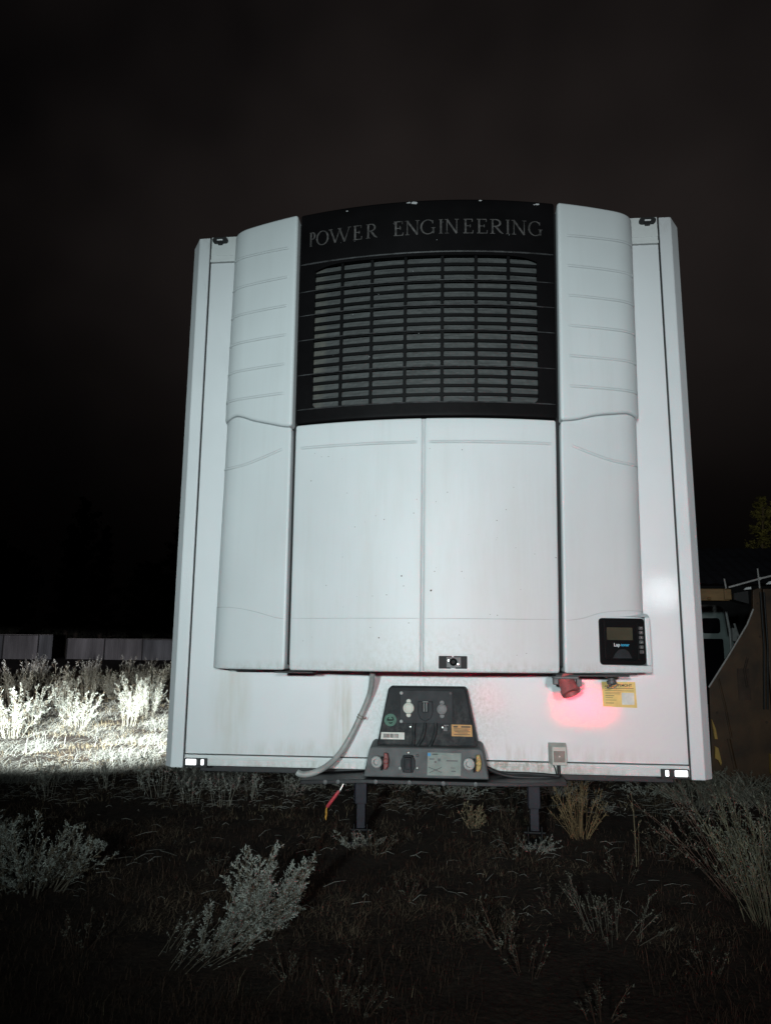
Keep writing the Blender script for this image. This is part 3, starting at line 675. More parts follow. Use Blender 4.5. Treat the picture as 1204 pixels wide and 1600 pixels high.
# ------------------------------------------------------------------ fittings on the front wall
def fittings():
    P = TR
    # yellow repair sticker (its code square is left blank)
    st = MB(); st.prism_y([(.819, 1.462), (.974, 1.462), (.978, 1.343), (.822, 1.348)], -.0015, .001); s = st.build('sticker', M_STICK, P)
    s['label'] = 'yellow printed repair sticker'
    q = MB(); q.prism_y(rrect(.909, .966, 1.357, 1.412, .003), -.0024, -.0014); q.build('blank_square', M_STICKW, s)
    ln = MB()
    for x0, x1, z, h in ((.832, .965, 1.4315, .0022), (.832, .965, 1.4205, .0016), (.834, .905, 1.4115, .0014), (.834, .903, 1.406, .0014), (.834, .875, 1.3975, .0022), (.834, .868, 1.389, .0014), (.834, .885, 1.3775, .0014), (.834, .872, 1.364, .0022), (.895, .95, 1.4375, .0010)):
        ln.box(x0, x1, -.0021, -.0014, z-h/2, z+h/2)
    ln.build('printed_lines', M_INK, s)
    text('PEMOHT', .0165, 'heading', M_INK, s, (.893, -.0019, 1.4405), bold=.0004)
    text('ABTO', .013, 'heading', M_INK, s, (.832, -.0019, 1.4365), bold=.0002)
    # small junction box with its cable
    b = MB(); b.loft([(.574, -.050, 1.082), (.641, -.050, 1.082), (.641, -.046, 1.165), (.574, -.046, 1.165)], [(.560, -.001, 1.090), (.644, -.001, 1.090), (.644, -.001, 1.180), (.560, -.001, 1.180)])
    jb = b.build('junction_box', M_PALEB, P, bevel=.003); fix_normals(jb)
    b = MB(); b.box(.581, .632, -.053, -.0475, 1.096, 1.146); b.build('cover', M_BROWNC, jb, bevel=.002)
    b = MB(); b.disc((.607, -.052, 1.122), (0, -1, 0), [(0, .0035), (.0025, .003)], 10); b.build('screw', M_CHROME, jb)
    b = MB(); b.tube([(.605, -.025, 1.083), (.605, -.026, 1.05), (.603, -.02, 1.0)], .008, 8); b.tube([(.578, -.012, 1.088), (.590, -.012, 1.062), (.596, -.013, 1.03), (.597, -.012, 1.01)], .003, 6); b.build('cable', M_RUB, jb, smooth=60)
    # grey conduit
    path = [(-.254, -.17, 1.505), (-.258, -.14, 1.47), (-.269, -.09, 1.42), (-.284, -.06, 1.378), (-.306, -.045, 1.326), (-.332, -.04, 1.272), (-.357, -.04, 1.218), (-.391, -.05, 1.155), (-.427, -.08, 1.102), (-.468, -.12, 1.064), (-.514, -.155, 1.041), (-.556, -.17, 1.032), (-.585, -.17, 1.033), (-.600, -.17, 1.042)]
    def smooth(pts, it=2):
        for _ in range(it):
            q = [pts[0]]
            for a, c in zip(pts[:-1], pts[1:]):
                q.append(tuple(.75*x+.25*y for x, y in zip(a, c))); q.append(tuple(.25*x+.75*y for x, y in zip(a, c)))
            q.append(pts[-1]); pts = q
        return pts
    h = MB(); sp = smooth(path); h.tube(sp, [.0125+.0020*(i/len(sp)) for i in range(len(sp))], 14)
    hs = h.build('conduit_hose', M_HOSE, P, smooth=60)
    h = MB()
    c = Vector((-.326, -.041, 1.284)); d = Vector((-.42, 0, -.9)).normalized()
    for k in (-.006, .006): h.disc(c+d*k, d, [(-.0025, .0138), (-.0025, .0160), (.0025, .0160), (.0025, .0138)], 16)
    h.tube([(-.312, -.052, 1.280), (-.298, -.056, 1.276), (-.296, -.056, 1.286)], .003, 6)
    h.build('hose_clip', M_BROWNC, hs)
    # connector box: upper sloping plate, lower shelf, flange
    b = MB()
    F = [(-.233, -.142, 1.168), (.228, -.142, 1.168), (.180, -.122, 1.420), (.170, -.122, 1.432), (-.172, -.122, 1.432), (-.184, -.122, 1.420)]
    Bk = [(x*1.04, -.001, z) for x, y, z in F]
    b.loft(F, Bk)
    F2 = [(-.286, -.212, 1.036), (.277, -.212, 1.036), (.250, -.192, 1.155), (.240, -.186, 1.166), (-.250, -.186, 1.166), (-.262, -.192, 1.155)]
    B2 = [(x*1.03, -.001, z+(.014 if z > 1.1 else 0)) for x, y, z in F2]
    b.loft(F2, B2, 1)
    cb = b.build('connector_box', [M_BOX, M_BOXL], P, bevel=.006); fix_normals(cb)
    def fu(z): return -.142+(z-1.168)/(1.432-1.168)*.020
    b = MB()
    b.loft([(x, fu(z)-.005, z) for x, z in ((-.128, 1.266), (.116, 1.266), (.117, 1.416), (-.127, 1.416))], [(x, fu(z)+.004, z) for x, z in ((-.128, 1.266), (.116, 1.266), (.117, 1.416), (-.127, 1.416))])
    pt = b.build('socket_plate', M_PLATE, cb, bevel=.0015); fix_normals(pt)
    def socket(x, z, r, m, lid, name='socket'):
        y = fu(z)-.005; k = MB(); k.disc((x, y, z), (0, -1, .076), [(-.002, r*1.02), (.010, r), (.014, r*.9), (.014, r*.72), (.011, r*.66), (.012, .001)], 22)
        for s in (-1, 1): k.disc((x, y, z+s*r*1.15), (0, -1, .076), [(-.002, r*.42), (.006, r*.40)], 12)
        o = k.build(name, m, cb, smooth=35); o['label'] = lid
    socket(-.087, 1.335, .0265, M_IVORY, 'ivory round socket cap'); socket(.068, 1.332, .0255, M_DGREY, 'dark grey round socket')
    k = MB(); y = fu(1.33)-.005
    k.prism_y([(-.042, 1.368), (.024, 1.368), (.026, 1.318), (.016, 1.29), (-.009, 1.276), (-.034, 1.29), (-.044, 1.318)], y-.010, y+.003)
    k.prism_y(rrect(-.024, .006, 1.318, 1.360, .004), y-.018, y-.009)
    cs = k.build('socket', M_PLATE, cb, bevel=.003); cs['label'] = 'black socket with spring flap'
    k = MB()
    for x in (-.015, -.003): k.tube([(x, y-.020, 1.322), (x, y-.021, 1.362)], .0016, 6)
    k.tube([(-.02, y-.0205, 1.366), (.004, y-.0205, 1.366)], .0018, 6); k.build('spring', M_GREY, cs)
    def bolt(x, y, z, r, m): 
        k = MB(); k.disc((x, y, z), (0, -1, 0), [(-.002, r), (.004, r*.95), (.006, r*.6), (.0062, .001)], 12); k.build('bolt', m, cb, smooth=40)
    bolt(-.122, fu(1.403)-.005, 1.403, .008, M_GREY); bolt(.108, fu(1.403)-.005, 1.403, .007, M_DGREY); bolt(-.121, fu(1.275)-.005, 1.275, .008, M_GREY)
    bolt(-.078, fu(1.25)-.001, 1.251, .0055, M_CHROME); bolt(.070, fu(1.25)-.001, 1.251, .0055, M_CHROME); bolt(.084, fu(1.258), 1.2575, .006, M_DGREY)
    k = MB(); k.box(.076, .098, fu(1.262)-.008, fu(1.262), 1.2585, 1.2635); k.box(.074, .092, fu(1.246)-.012, fu(1.246), 1.236, 1.252); k.build('cable_tag', M_DGREY, cb)
    k = MB(); k.disc((-.172, fu(1.28)-.0005, 1.280), (0, -1, .076), [(-.001, .0285), (.0012, .0285), (.0014, .001)], 28); gs = k.build('sticker', M_STICKG, cb); gs['label'] = 'round green sticker'
    k = MB()
    for a, r2 in ((0, .022), (2.1, .022), (4.2, .022)):
        k.tube([(-.172+.014*math.cos(a+t*.25), fu(1.28)-.0025, 1.280+.014*math.sin(a+t*.25)) for t in range(6)], .0022, 5)
    k.box(-.185, -.160, fu(1.28)-.003, fu(1.28)-.0016, 1.277, 1.283); k.build('printed_mark', M_BAR, gs)
    k = MB(); zc = 1.2095; k.loft([(x, fu(z)-.0015, z) for x, z in ((-.216, 1.194), (-.106, 1.194), (-.106, 1.225), (-.214, 1.225))], [(x, fu(z)+.001, z) for x, z in ((-.216, 1.194), (-.106, 1.194), (-.106, 1.225), (-.214, 1.225))]); bs = k.build('sticker', M_STICKW, cb); fix_normals(bs); bs['label'] = 'white barcode sticker'
    k = MB(); x = -.203; rg = random.Random(5)
    while x < -.132:
        w = rg.choice((.0012, .002, .0032)); k.box(x, x+w, fu(1.21)-.0032, fu(1.21)-.0016, 1.2005, 1.2185); x += w+rg.choice((.0012, .0022))
    k.build('barcode', M_INK, bs)
    k = MB(); k.loft([(x, fu(z)-.0015, z) for x, z in ((.112, 1.213), (.207, 1.212), (.204, 1.264), (.111, 1.265))], [(x, fu(z)+.001, z) for x, z in ((.112, 1.213), (.207, 1.212), (.204, 1.264), (.111, 1.265))]); os_ = k.build('sticker', M_STICKO, cb); fix_normals(os_); os_['label'] = 'worn orange sticker'
    k = MB()
    for i, (x0, x1, z) in enumerate(((.155, .198, 1.255), (.120, .140, 1.255), (.122, .196, 1.246), (.122, .190, 1.240), (.126, .196, 1.234), (.140, .185, 1.228), (.122, .196, 1.221))): k.box(x0, x1, fu(z)-.0032, fu(z)-.0012, z-(.0030 if i < 2 else .0011), z+(.0030 if i < 2 else .0011))
    k.build('printed_lines', M_INK, os_)
    for pts in ([(-.010, 1.272), (-.012, 1.24), (-.020, 1.208), (-.034, 1.182), (-.046, 1.166)], [(.039, 1.272), (.040, 1.24), (.031, 1.207), (.020, 1.182), (.010, 1.166)], [(-.06, 1.268), (-.064, 1.24), (-.060, 1.20), (-.066, 1.166)]):
        k = MB(); k.tube([(x, fu(z)-.012, z) for x, z in smooth(pts)], .0075, 10); k.build('cable', M_BOX, cb, smooth=60)
    # lower shelf fittings
    def fl(z): return -.212+(z-1.036)/(1.155-1.036)*.020
    def coupling(x, z, m, lab):
        y = fl(z); k = MB(); k.disc((x, y, z), (-.25, -1, 0), [(-.003, .026), (.030, .026), (.034, .022), (.034, .014), (.020, .012), (.020, .001)], 20); o = k.build('air_coupling', M_GREY, cb, smooth=35); o['label'] = lab
        k = MB(); xx = x+.036
        k.prism_y([(xx-.010, z+.040), (xx+.006, z+.040), (xx+.012, z+.012), (xx+.010, z-.018), (xx, z-.032), (xx-.012, z-.030), (xx-.010, z)], y-.030, y-.008); k.disc((xx, y-.03, z+.005), (0, -1, 0), [(-.002, .013), (.006, .012)], 12); k.build('coupling_flap', m, o, bevel=.003)
        k = MB(); k.box(x+.012, x+.020, y-.034, y+.002, z-.034, z+.022); k.build('bracket', M_BAR, o)
    coupling(-.218, 1.103, M_REDD, 'grey air coupling with red flap'); coupling(.196, 1.103, M_YEL, 'grey air coupling with yellow flap')
    k = MB(); y = fl(1.095); k.prism_y([(-.106, 1.132), (-.062, 1.132), (-.052, 1.11), (-.052, 1.082), (-.062, 1.058), (-.106, 1.058), (-.116, 1.082), (-.116, 1.11)], y-.012, y+.004)
    k.prism_y(rrect(-.100, -.068, 1.060, 1.126, .006), y-.032, y-.011); k.box(-.095, -.073, y-.036, y-.0315, 1.075, 1.118); k.tube([(-.104, y-.02, 1.131), (-.064, y-.02, 1.131)], .006, 8)
    so = k.build('socket', M_PLATE, cb, bevel=.003); so['label'] = 'black lidded socket on the lower shelf'
    for x, z, m in ((-.043, 1.131, M_DGREY), (-.120, 1.076, M_GREY), (-.043, 1.078, M_CHROME), (-.084, 1.142, M_CHROME)): bolt(x, fl(z)-.001, z, .0072, m)
    c4 = ((.002, 1.049), (.152, 1.049), (.155, 1.145), (.004, 1.146))
    k = MB(); k.loft([(x, fl(z)-.0018, z) for x, z in c4], [(x, fl(z)+.001, z) for x, z in c4]); ds = k.build('sticker', M_STICKB, cb); fix_normals(ds); ds['label'] = 'pale diagram sticker with blue heading'
    k = MB()
    def pb(x0, x1, z, h, mi): k.box(x0, x1, fl(z)-.0034, fl(z)-.0014, z-h/2, z+h/2, mi)
    pb(.004, .152, 1.139, .006, 0); pb(.004, .018, 1.137, .013, 1); pb(.024, .05, 1.139, .003, 2)
    pb(.088, .140, 1.112, .005, 2); pb(.108, .128, 1.082, .003, 2); pb(.110, .130, 1.068, .005, 2); pb(.012, .034, 1.118, .005, 2); pb(.050, .062, 1.115, .012, 2); pb(.034, .044, 1.106, .007, 2)
    for a, c in (((.008, 1.083), (.068, 1.062)), ((.068, 1.084), (.012, 1.060))): k.tube([(a[0], fl(a[1])-.002, a[1]), (c[0], fl(c[1])-.002, c[1])], .0011, 4, 2)
    k.build('printed_diagram', [M_STICKB, M_BLUE, M_DGREY], ds)
    # flange plate sagging at its ends
    pl = MB(); xs = [-.58, -.50, -.40, -.30, -.15, 0, .15, .29, .40, .52, .62]
    def zt(x): return 1.026-.016*max(0, (-x-.30)/.28) if x < 0 else 1.026+.004*max(0, (x-.3)/.3)
    def yf(x): return -.222+.03*max(0, (abs(x)-.35)/.25)
    A = [(x, yf(x), zt(x)) for x in xs]; B = [(x, yf(x), zt(x)-.018) for x in xs]; Cc = [(x, .05, zt(x)) for x in xs]; Dd = [(x, .05, zt(x)-.018) for x in xs]; n = len(xs)
    pl.add(A+B+Cc+Dd, [(n+i, n+i+1, i+1, i) for i in range(n-1)]+[(i, i+1, 2*n+i+1, 2*n+i) for i in range(n-1)]+[(3*n+i, 3*n+i+1, n+i+1, n+i) for i in range(n-1)]+[(0, 2*n, 3*n, n), (n-1, 2*n-1, 4*n-1, 3*n-1)])
    fp = pl.build('mounting_plate', M_STEEL, P, bevel=.003); fix_normals(fp)
    for x in (-.228, -.077, .075, .218, -.40, -.46):
        k = MB(); k.disc((x, yf(x)-.001, zt(x)-.009), (0, -1, 0), [(-.002, .011), (.004, .010), (.005, .005)], 8); k.build('bolt', M_DGREY, fp)
    k = MB(); k.tube(smooth([(.262, -.09, 1.075), (.30, -.085, 1.055), (.36, -.08, 1.034), (.45, -.09, 1.030), (.56, -.09, 1.034), (.60, -.06, 1.02)]), .010, 8); k.tube(smooth([(.25, -.05, 1.06), (.33, -.04, 1.040), (.48, -.05, 1.043), (.60, -.05, 1.035)]), .008, 8)
    k.build('cable', M_RUB, P, smooth=60)
    # red-gripped release rod hanging under the floor
    k = MB(); k.tube([(-.44, .32, .95), (-.470, .30, .888), (-.478, .30, .876)], .006, 8); rod = k.build('release_rod', M_CHROME, P)
    k = MB(); k.tube([(-.476, .30, .885), (-.480, .30, .878), (-.534, .30, .806), (-.538, .30, .801)], [.006, .009, .009, .006], 12); k.build('grip', M_PINK, rod, smooth=60)
    k = MB(); k.tube([(-.537, .30, .803), (-.541, .30, .79), (-.540, .30, .768), (-.543, .30, .752), (-.541, .30, .738)], [.003, .005, .006, .005, .002], 6); k.build('cord', M_BRASS, rod, smooth=60)
fittings()

# ------------------------------------------------------------------ fence far behind
def fence():
    rg = random.Random(11)
    def run(x0, x1, y, h, zb, label, step):
        root = empty('sheet_metal_fence', label, 'fence', (x0, y, zb))
        x = x0
        while x < x1-.1:
            w = min(step, x1-x); mb = MB(); k = int(w/.2)
            dz = rg.uniform(-.02, .03)
            for i in range(k):                        # trapezoidal ribs
                a = x-x0+i*w/k; b = w/k; pts = [(0, 0), (.35, 0), (.45, -.04), (.85, -.04), (1, 0)]
                for (p, d), (q, e) in zip(pts[:-1], pts[1:]):
                    mb.add([(a+p*b, d, 0), (a+q*b, e, 0), (a+q*b, e, h+dz), (a+p*b, d, h+dz)], [(0, 1, 2, 3)])
            pm = M_FENCE if rg.random() < .6 else M_FENCE2
            mb.build('sheet_panel', pm, root)
            mb = MB(); mb.box(x-x0-.05, x-x0+.05, -.14, -.05, -.1, h+.06); mb.build('post', M_FPOST, root)
            x += w
        mb = MB(); mb.box(0, x1-x0, -.12, -.045, h+.035, h+.075); mb.build('top_rail', M_GALV, root)
    global M_FENCE2
    M_FENCE2 = mat('pale_zinc_sheet', (.31, .305, .31), .5, .45, .9, stretch=(1, 1, .15))
    run(-66, -39.4, 68.0, 2.35, .38, 'taller grey sheet metal fence at the far left edge of the field', 3.6)
    run(-39.2, -24.0, 70.5, 2.0, .42, 'lower grey sheet metal fence running towards the trailer', 3.9)
fence()

# ------------------------------------------------------------------ rusty machine, cab, shed on the right
def right_side():
    root = empty('rusty_machine', 'rust-brown and yellow steel machine body with a slanted edge, beside the trailer', 'machine', (3.4, 6, 0))
    def part(name, mb, m, par=root, **k):
        mb.v = [(x-3.4, y-6, z) for x, y, z in mb.v] if par is root else mb.v
        return mb.build(name, m, par, **k)
    pl = [(3.06, .12), (3.78, .12), (3.78, 2.40), (3.675, 2.36), (3.66, 2.14), (3.575, 1.94), (3.31, 1.53), (3.09, 1.20)]
    mb = MB(); mb.prism_y(pl, 5.98, 6.04); mb.prism_y([(3.81, .55), (5.2, .55), (5.2, 2.38), (3.81, 2.38)], 6.02, 6.08)
    mb.prism_y([(3.05, .12), (5.2, .12), (5.2, .5), (3.78, .5)], 6.10, 6.9)
    o = part('steel_body', mb, M_RUST, bevel=.008); fix_normals(o)
    mb = MB(); mb.tube([(3.20, 5.975, 1.30), (3.25, 5.965, 1.0), (3.30, 5.965, .62)], .012, 6); mb.tube([(3.27, 5.97, .60), (3.33, 5.97, .22)], .02, 6); part('weld_rib', mb, M_RUST)
    mb = MB(); mb.tube([(3.08, 5.97, 1.195), (3.31, 5.97, 1.535), (3.575, 5.97, 1.945), (3.66, 5.97, 2.13)], .010, 6); part('edge_trim', mb, M_GALV)
    for x in (3.745, 3.785):
        mb = MB(); mb.tube([(x, 5.93, 2.33), (x-.01, 5.92, 1.7), (x-.045, 5.93, 1.15), (x-.055, 5.95, .95)], .012, 8); part('hydraulic_hose', mb, M_RUB, smooth=60)
    mb = MB(); mb.prism_y([(3.08, .83), (3.12, .72), (3.135, .60), (3.10, .60)], 5.93, 5.97); mb.prism_y([(3.10, .52), (3.135, .50), (3.165, .33), (3.15, .30), (3.125, .36), (3.09, .38)], 5.93, 5.97); part('bracket', mb, M_YELP, bevel=.004)
    mb = MB(); mb.prism_y([(3.71, .45), (3.80, .40), (3.86, .12), (3.78, .14), (3.70, .22)], 5.90, 5.97); part('bracket', mb, M_YELP, bevel=.004)
    mb = MB(); mb.box(2.2, 3.47, 6.2, 6.34, 2.245, 2.395); mb.box(3.40, 3.485, 6.17, 6.2, 2.255, 2.385); mb.tube([(3.2, 6.195, 2.27), (3.24, 6.195, 2.27)], .02, 8); part('boom', mb, M_BEAM, bevel=.01)
    mb = MB(); mb.tube([(3.40, 6, 2.395), (3.75, 5.96, 2.495), (3.93, 5.95, 2.54), (4.6, 5.95, 2.72)], .012, 8)
    mb.tube([(3.37, 6.0, 2.38), (3.355, 6.0, 2.50)], .010, 6); mb.tube([(3.75, 5.96, 2.38), (3.742, 5.96, 2.62)], .010, 6); mb.disc((3.752, 5.95, 2.497), (0, -1, 0), [(0, .022), (.012, .018)], 10)
    part('handrail', mb, M_GALV, smooth=60)
    mb = MB(); mb.prism_y([(3.575, 2.365), (3.66, 2.372), (3.66, 2.40), (3.60, 2.392)], 5.99, 6.02); part('reflector_strip', mb, M_CLEAR); mb = MB(); mb.prism_y([(3.83, 2.43), (3.95, 2.43), (3.95, 2.47), (3.87, 2.465)], 5.97, 6.0); part('reflector_strip', mb, M_CLEAR)
    mb = MB(); mb.prism_y([(3.49, 2.25), (3.66, 2.20), (3.66, 2.36), (3.49, 2.33)], 6.10, 6.3); part('roof_bracket', mb, M_RUB)
    for x, z in ((3.16, .35), (3.16, .9), (3.72, .3), (3.72, .8), (3.72, 1.3), (3.72, 1.8), (3.72, 2.2), (3.42, .2)):
        mb = MB(); mb.disc((x, 5.978, z), (0, -1, 0), [(0, .016), (.008, .014)], 6); part('bolt', mb, M_RUSTD)
    mb = MB(); mb.prism_y([(3.42, 1.05), (3.56, 1.05), (3.56, 1.42), (3.42, 1.42)], 5.972, 5.981); mb.tube([(3.55, 5.96, 1.55), (3.50, 5.955, 1.40), (3.52, 5.955, 1.2)], .014, 6)
    part('hatch', mb, M_RUSTD)
    for z in (1.62, .98):
        mb = MB(); mb.box(3.86, 4.3, 5.95, 6.02, z, z+.04); part('step', mb, M_STEEL)
    # pale cab behind the machine
    cab = empty('parked_truck', 'pale grey truck cab with dark windows, behind the rusty machine', 'truck', (4.4, 10.2, 0))
    def cp(name, mb, m, **k):
        mb.v = [(x-4.4, y-10.2, z) for x, y, z in mb.v]; return mb.build(name, m, cab, **k)
    mb = MB()
    mb.prism_y([(3.3, .55), (4.78, .55), (4.78, 1.75), (4.66, 1.90), (4.62, 2.36), (4.50, 2.42), (3.3, 2.44)], 10.0, 12.0)
    o = cp('cab_body', mb, M_PALE, bevel=.05); fix_normals(o)
    mb = MB(); mb.prism_y(rrect(4.22, 4.52, 1.93, 2.19, .05), 9.97, 10.005); cp('window', mb, M_GLASSD)
    mb = MB(); mb.prism_y(rrect(3.35, 4.12, 1.93, 2.22, .05), 9.97, 10.005); cp('window', mb, M_GLASSD)
    mb = MB(); mb.prism_y(rrect(3.35, 4.56, .75, 1.84, .03), 9.985, 10.005); cp('lower_panel', mb, M_GLASSD)
    mb = MB(); mb.tube([(4.66, 9.93, 1.60), (4.66, 9.93, 1.95), (4.62, 9.93, 2.30)], .022, 8); mb.box(4.69, 4.76, 9.9, 9.97, 1.80, 2.02); mb.tube([(4.74, 9.93, 2.10), (4.80, 9.93, 1.85)], .018, 6); cp('mirror', mb, M_GALV)
    for y in (10.5, 11.6):
        mb = MB(); mb.disc((4.70, y, .45), (1, 0, 0), [(-.2, .40), (-.18, .46), (.06, .46), (.08, .40), (.05, .25)], 22); cp('wheel', mb, M_RUB, smooth=40)
    # dark shed roof behind everything
    shed = empty('low_shed', 'low dark shed with a sloping sheet roof, behind the machine and truck', 'shed', (9, 16, 0))
    mb = MB(); n = 36; x0, x1 = 4.0-9, 14.0-9
    for i in range(n):
        a = x0+(x1-x0)*i/n; b = x0+(x1-x0)*(i+1)/n; m_ = (a+b)/2
        mb.add([(a, 0, 3.28), (m_, -.02, 3.31), (b, 0, 3.28), (a, 3.0, 4.55), (m_, 3.0, 4.58), (b, 3.0, 4.55)], [(0, 1, 4, 3), (1, 2, 5, 4)])
    mb.build('roof', M_ROOF, shed)
    mb = MB(); mb.box(x0+.2, x1-.2, .15, 5.8, -.1, 3.25); mb.build('wall', M_DARK, shed)
right_side()

# ------------------------------------------------------------------ trees
def tree_mesh(seed, h, crown_r, crown_lo, conic, nleaf, leaf):
    rg = random.Random(seed); tr = MB(); cr_ = MB()
    lean = [(rg.uniform(-.1, .1)*h*.2*t, rg.uniform(-.1, .1)*h*.2*t, h*.92*t) for t in (0, .25, .5, .75, 1)]
    tr.tube(lean, [h*.018*(1-.8*t) for t in (0, .25, .5, .75, 1)], 8)
    tips = []
    for i in range(34):
        t = crown_lo+(1-crown_lo)*(i+.5)/34*.97; z = h*t; a = i*2.4+rg.uniform(-.4, .4)
        env = (1-t)/(1-crown_lo) if conic else math.sin(math.pi*min(1, (t-crown_lo)/(1-crown_lo)*.9+.1))**.7
        L = crown_r*env*rg.uniform(.65, 1.1)+.15
        p0 = Vector((0, 0, z-.05*h)); p1 = Vector((L*math.cos(a), L*math.sin(a), z+(L*.25 if not conic else -L*.12)))
        tr.tube([p0, (p0+p1)/2+Vector((0, 0, .05*L)), p1], [h*.005, h*.003, h*.001], 5, cap=False)
        tips.append((p0, p1, L))
    for k in range(nleaf):
        p0, p1, L = rg.choice(tips); t = rg.random()**.6; c = p0.lerp(p1, t)+Vector((rg.gauss(0, 1), rg.gauss(0, 1), rg.gauss(0, .7)))*(.10*L+.10)
        d = Vector((rg.gauss(0, 1), rg.gauss(0, 1), rg.gauss(0, .8))).normalized(); e = d.orthogonal().normalized(); s = leaf*rg.uniform(.6, 1.4)
        cr_.add([c-d*s, c+e*s*.45, c+d*s, c-e*s*.45], [(0, 1, 2, 3)])
    return tr, cr_
def trees():
    defs = [('pine', 1, 17, 3.2, .12, True, 5000, .22), ('broad', 2, 13, 3.6, .22, False, 5000, .24), ('poplar', 3, 19, 2.2, .12, False, 5000, .22)]
    me = {}
    for nm, sd, h, r, lo, con, n, lf in defs:
        t, c = tree_mesh(sd, h, r, lo, con, n, lf)
        me[nm] = (t, c)
    protos = {}
    def place(kind, x, y, sc, label, rot, fol, name='tree', group=None):
        root = empty(name, label, 'tree', (x, y, gz(x, y)), group); root.rotation_euler.z = rot; root.scale = (sc, sc, sc)
        if (kind, fol.name) in protos:
            for src in protos[(kind, fol.name)]:
                c = src.copy(); COL.objects.link(c); c.parent = root
        else:
            t, c = me[kind]; protos[(kind, fol.name)] = (t.build('trunk', M_BARK, root, smooth=60), c.build('crown', fol, root))
        return root
    far = 'dark trees standing behind the fence'
    lab = 'dark tree hardly visible against the night sky behind the sheet metal fence'
    for i, (k, px, y, sc) in enumerate((('poplar', -47.5, 88, 1.08), ('pine', -42.5, 84, .95), ('broad', -55, 86, 1.0), ('broad', -38, 87, .90), ('pine', -33.5, 85, .85), ('poplar', -36, 92, 1.0), ('broad', -60, 90, 1.15), ('pine', -51, 92, 1.05), ('broad', -29, 88, .8))):
        place(k, px, y, sc, lab, i*1.7, M_FOLD, 'tree', far)
    place('poplar', 12.9, 30, .44, 'olive-lit broadleaf tree rising over the shed roof at the right edge', .6, M_FOL)
trees()

# ------------------------------------------------------------------ weeds
def leafq(mb, c, d, ln, wd, mi, rg):
    e = d.cross(Vector((rg.gauss(0, 1), rg.gauss(0, 1), rg.gauss(0, 1)))); e = e.normalized() if e.length > 1e-6 else d.orthogonal().normalized()
    mb.add([c, c+d*ln*.5+e*wd, c+d*ln, c+d*ln*.5-e*wd], [(0, 1, 2, 3)], mi)
def wormwood(seed, h, spread, stems, br, lv, lean=(0, 0), leaf=.030, base=.08):
    rg = random.Random(seed); st = MB(); lf = MB()
    for i in range(stems):
        a = rg.uniform(0, 2*math.pi); r = base*math.sqrt(rg.random()); b = Vector((r*math.cos(a), r*math.sin(a), -.02))
        H = h*rg.uniform(.35, 1.12); sp = spread*rg.uniform(.2, 1.25)
        tip = b+Vector((sp*math.cos(a)+lean[0]*H*rg.uniform(.6, 1.3), sp*math.sin(a)+lean[1]*H, H))
        ctl = b.lerp(tip, .45)+Vector((0, 0, .16*H))
        pt = lambda t: b*(1-t)**2+ctl*2*t*(1-t)+tip*t*t
        P = [pt(k/6) for k in range(7)]
        st.tube(P, [.0042*(1-.75*k/6)+.0007 for k in range(7)], 4, cap=False)
        for j in range(br):
            t = .22+.78*(j+rg.random())/br; p = pt(t); ax = (pt(min(1, t+.05))-pt(t-.05)).normalized()
            q = Vector((rg.gauss(0, 1), rg.gauss(0, 1), rg.gauss(0, 1))); q = (q-ax*q.dot(ax)).normalized()
            d = (ax*.75+q*.65).normalized(); L = H*.20*(1.15-t)*rg.uniform(.5, 1.3)+.02
            dead = rg.random() < .22
            st.tube([p, p+d*L], [.0012, .0005], 3, cap=False)
            for k in range(lv):
                s = (k+rg.random())/lv; o = Vector((rg.gauss(0, 1), rg.gauss(0, 1), rg.gauss(0, 1)))*.7
                leafq(lf, p+d*L*s, (d+o).normalized(), leaf*rg.uniform(.5, 1.5), leaf*rg.uniform(.08, .18), 1 if dead else 0, rg)
    return st, lf
def stalks(seed, h, spread, n, twigs=3, base=.10, lean=(0, 0), heads=True, leaf=.03):
    rg = random.Random(seed); st = MB(); lf = MB()
    for i in range(n):
        a = rg.uniform(0, 2*math.pi); r = base*math.sqrt(rg.random()); b = Vector((r*math.cos(a), r*math.sin(a), -.02))
        H = h*rg.uniform(.45, 1.05); sp = spread*rg.random()**.7
        bend = rg.uniform(-.06, .10)*H
        tip = b+Vector((sp*math.cos(a)+lean[0]*H, sp*math.sin(a)+lean[1]*H, H)); ctl = b.lerp(tip, .5)+Vector((-bend*math.cos(a), -bend*math.sin(a), .10*H))
        pt = lambda t: b*(1-t)**2+ctl*2*t*(1-t)+tip*t*t
        st.tube([pt(k/5) for k in range(6)], [.0017*(1-.7*k/5)+.0005 for k in range(6)], 4, cap=False)
        for j in range(twigs):
            t = rg.uniform(.45, .95); p = pt(t); ax = (tip-b).normalized(); q = Vector((rg.gauss(0, 1), rg.gauss(0, 1), rg.gauss(0, .6)))
            d = (ax+q*.40).normalized(); L = H*rg.uniform(.06, .22)
            st.tube([p, p+d*L*.5, p+d*L+Vector((0, 0, -.01))], [.0013, .001, .0005], 3, cap=False)
            if heads:
                for k in range(4): leafq(lf, p+d*L*rg.uniform(.5, 1), (d+Vector((rg.gauss(0, .6), rg.gauss(0, .6), rg.gauss(0, .6)))).normalized(), leaf*rg.uniform(.4, 1.1), leaf*.16, 0, rg)
        for k in range(3):
            t = rg.uniform(.1, .8); leafq(lf, pt(t), Vector((rg.gauss(0, 1), rg.gauss(0, 1), rg.gauss(0, .5)-.2)).normalized(), leaf*rg.uniform(.8, 2.2), leaf*.12, 0, rg)
    return st, lf
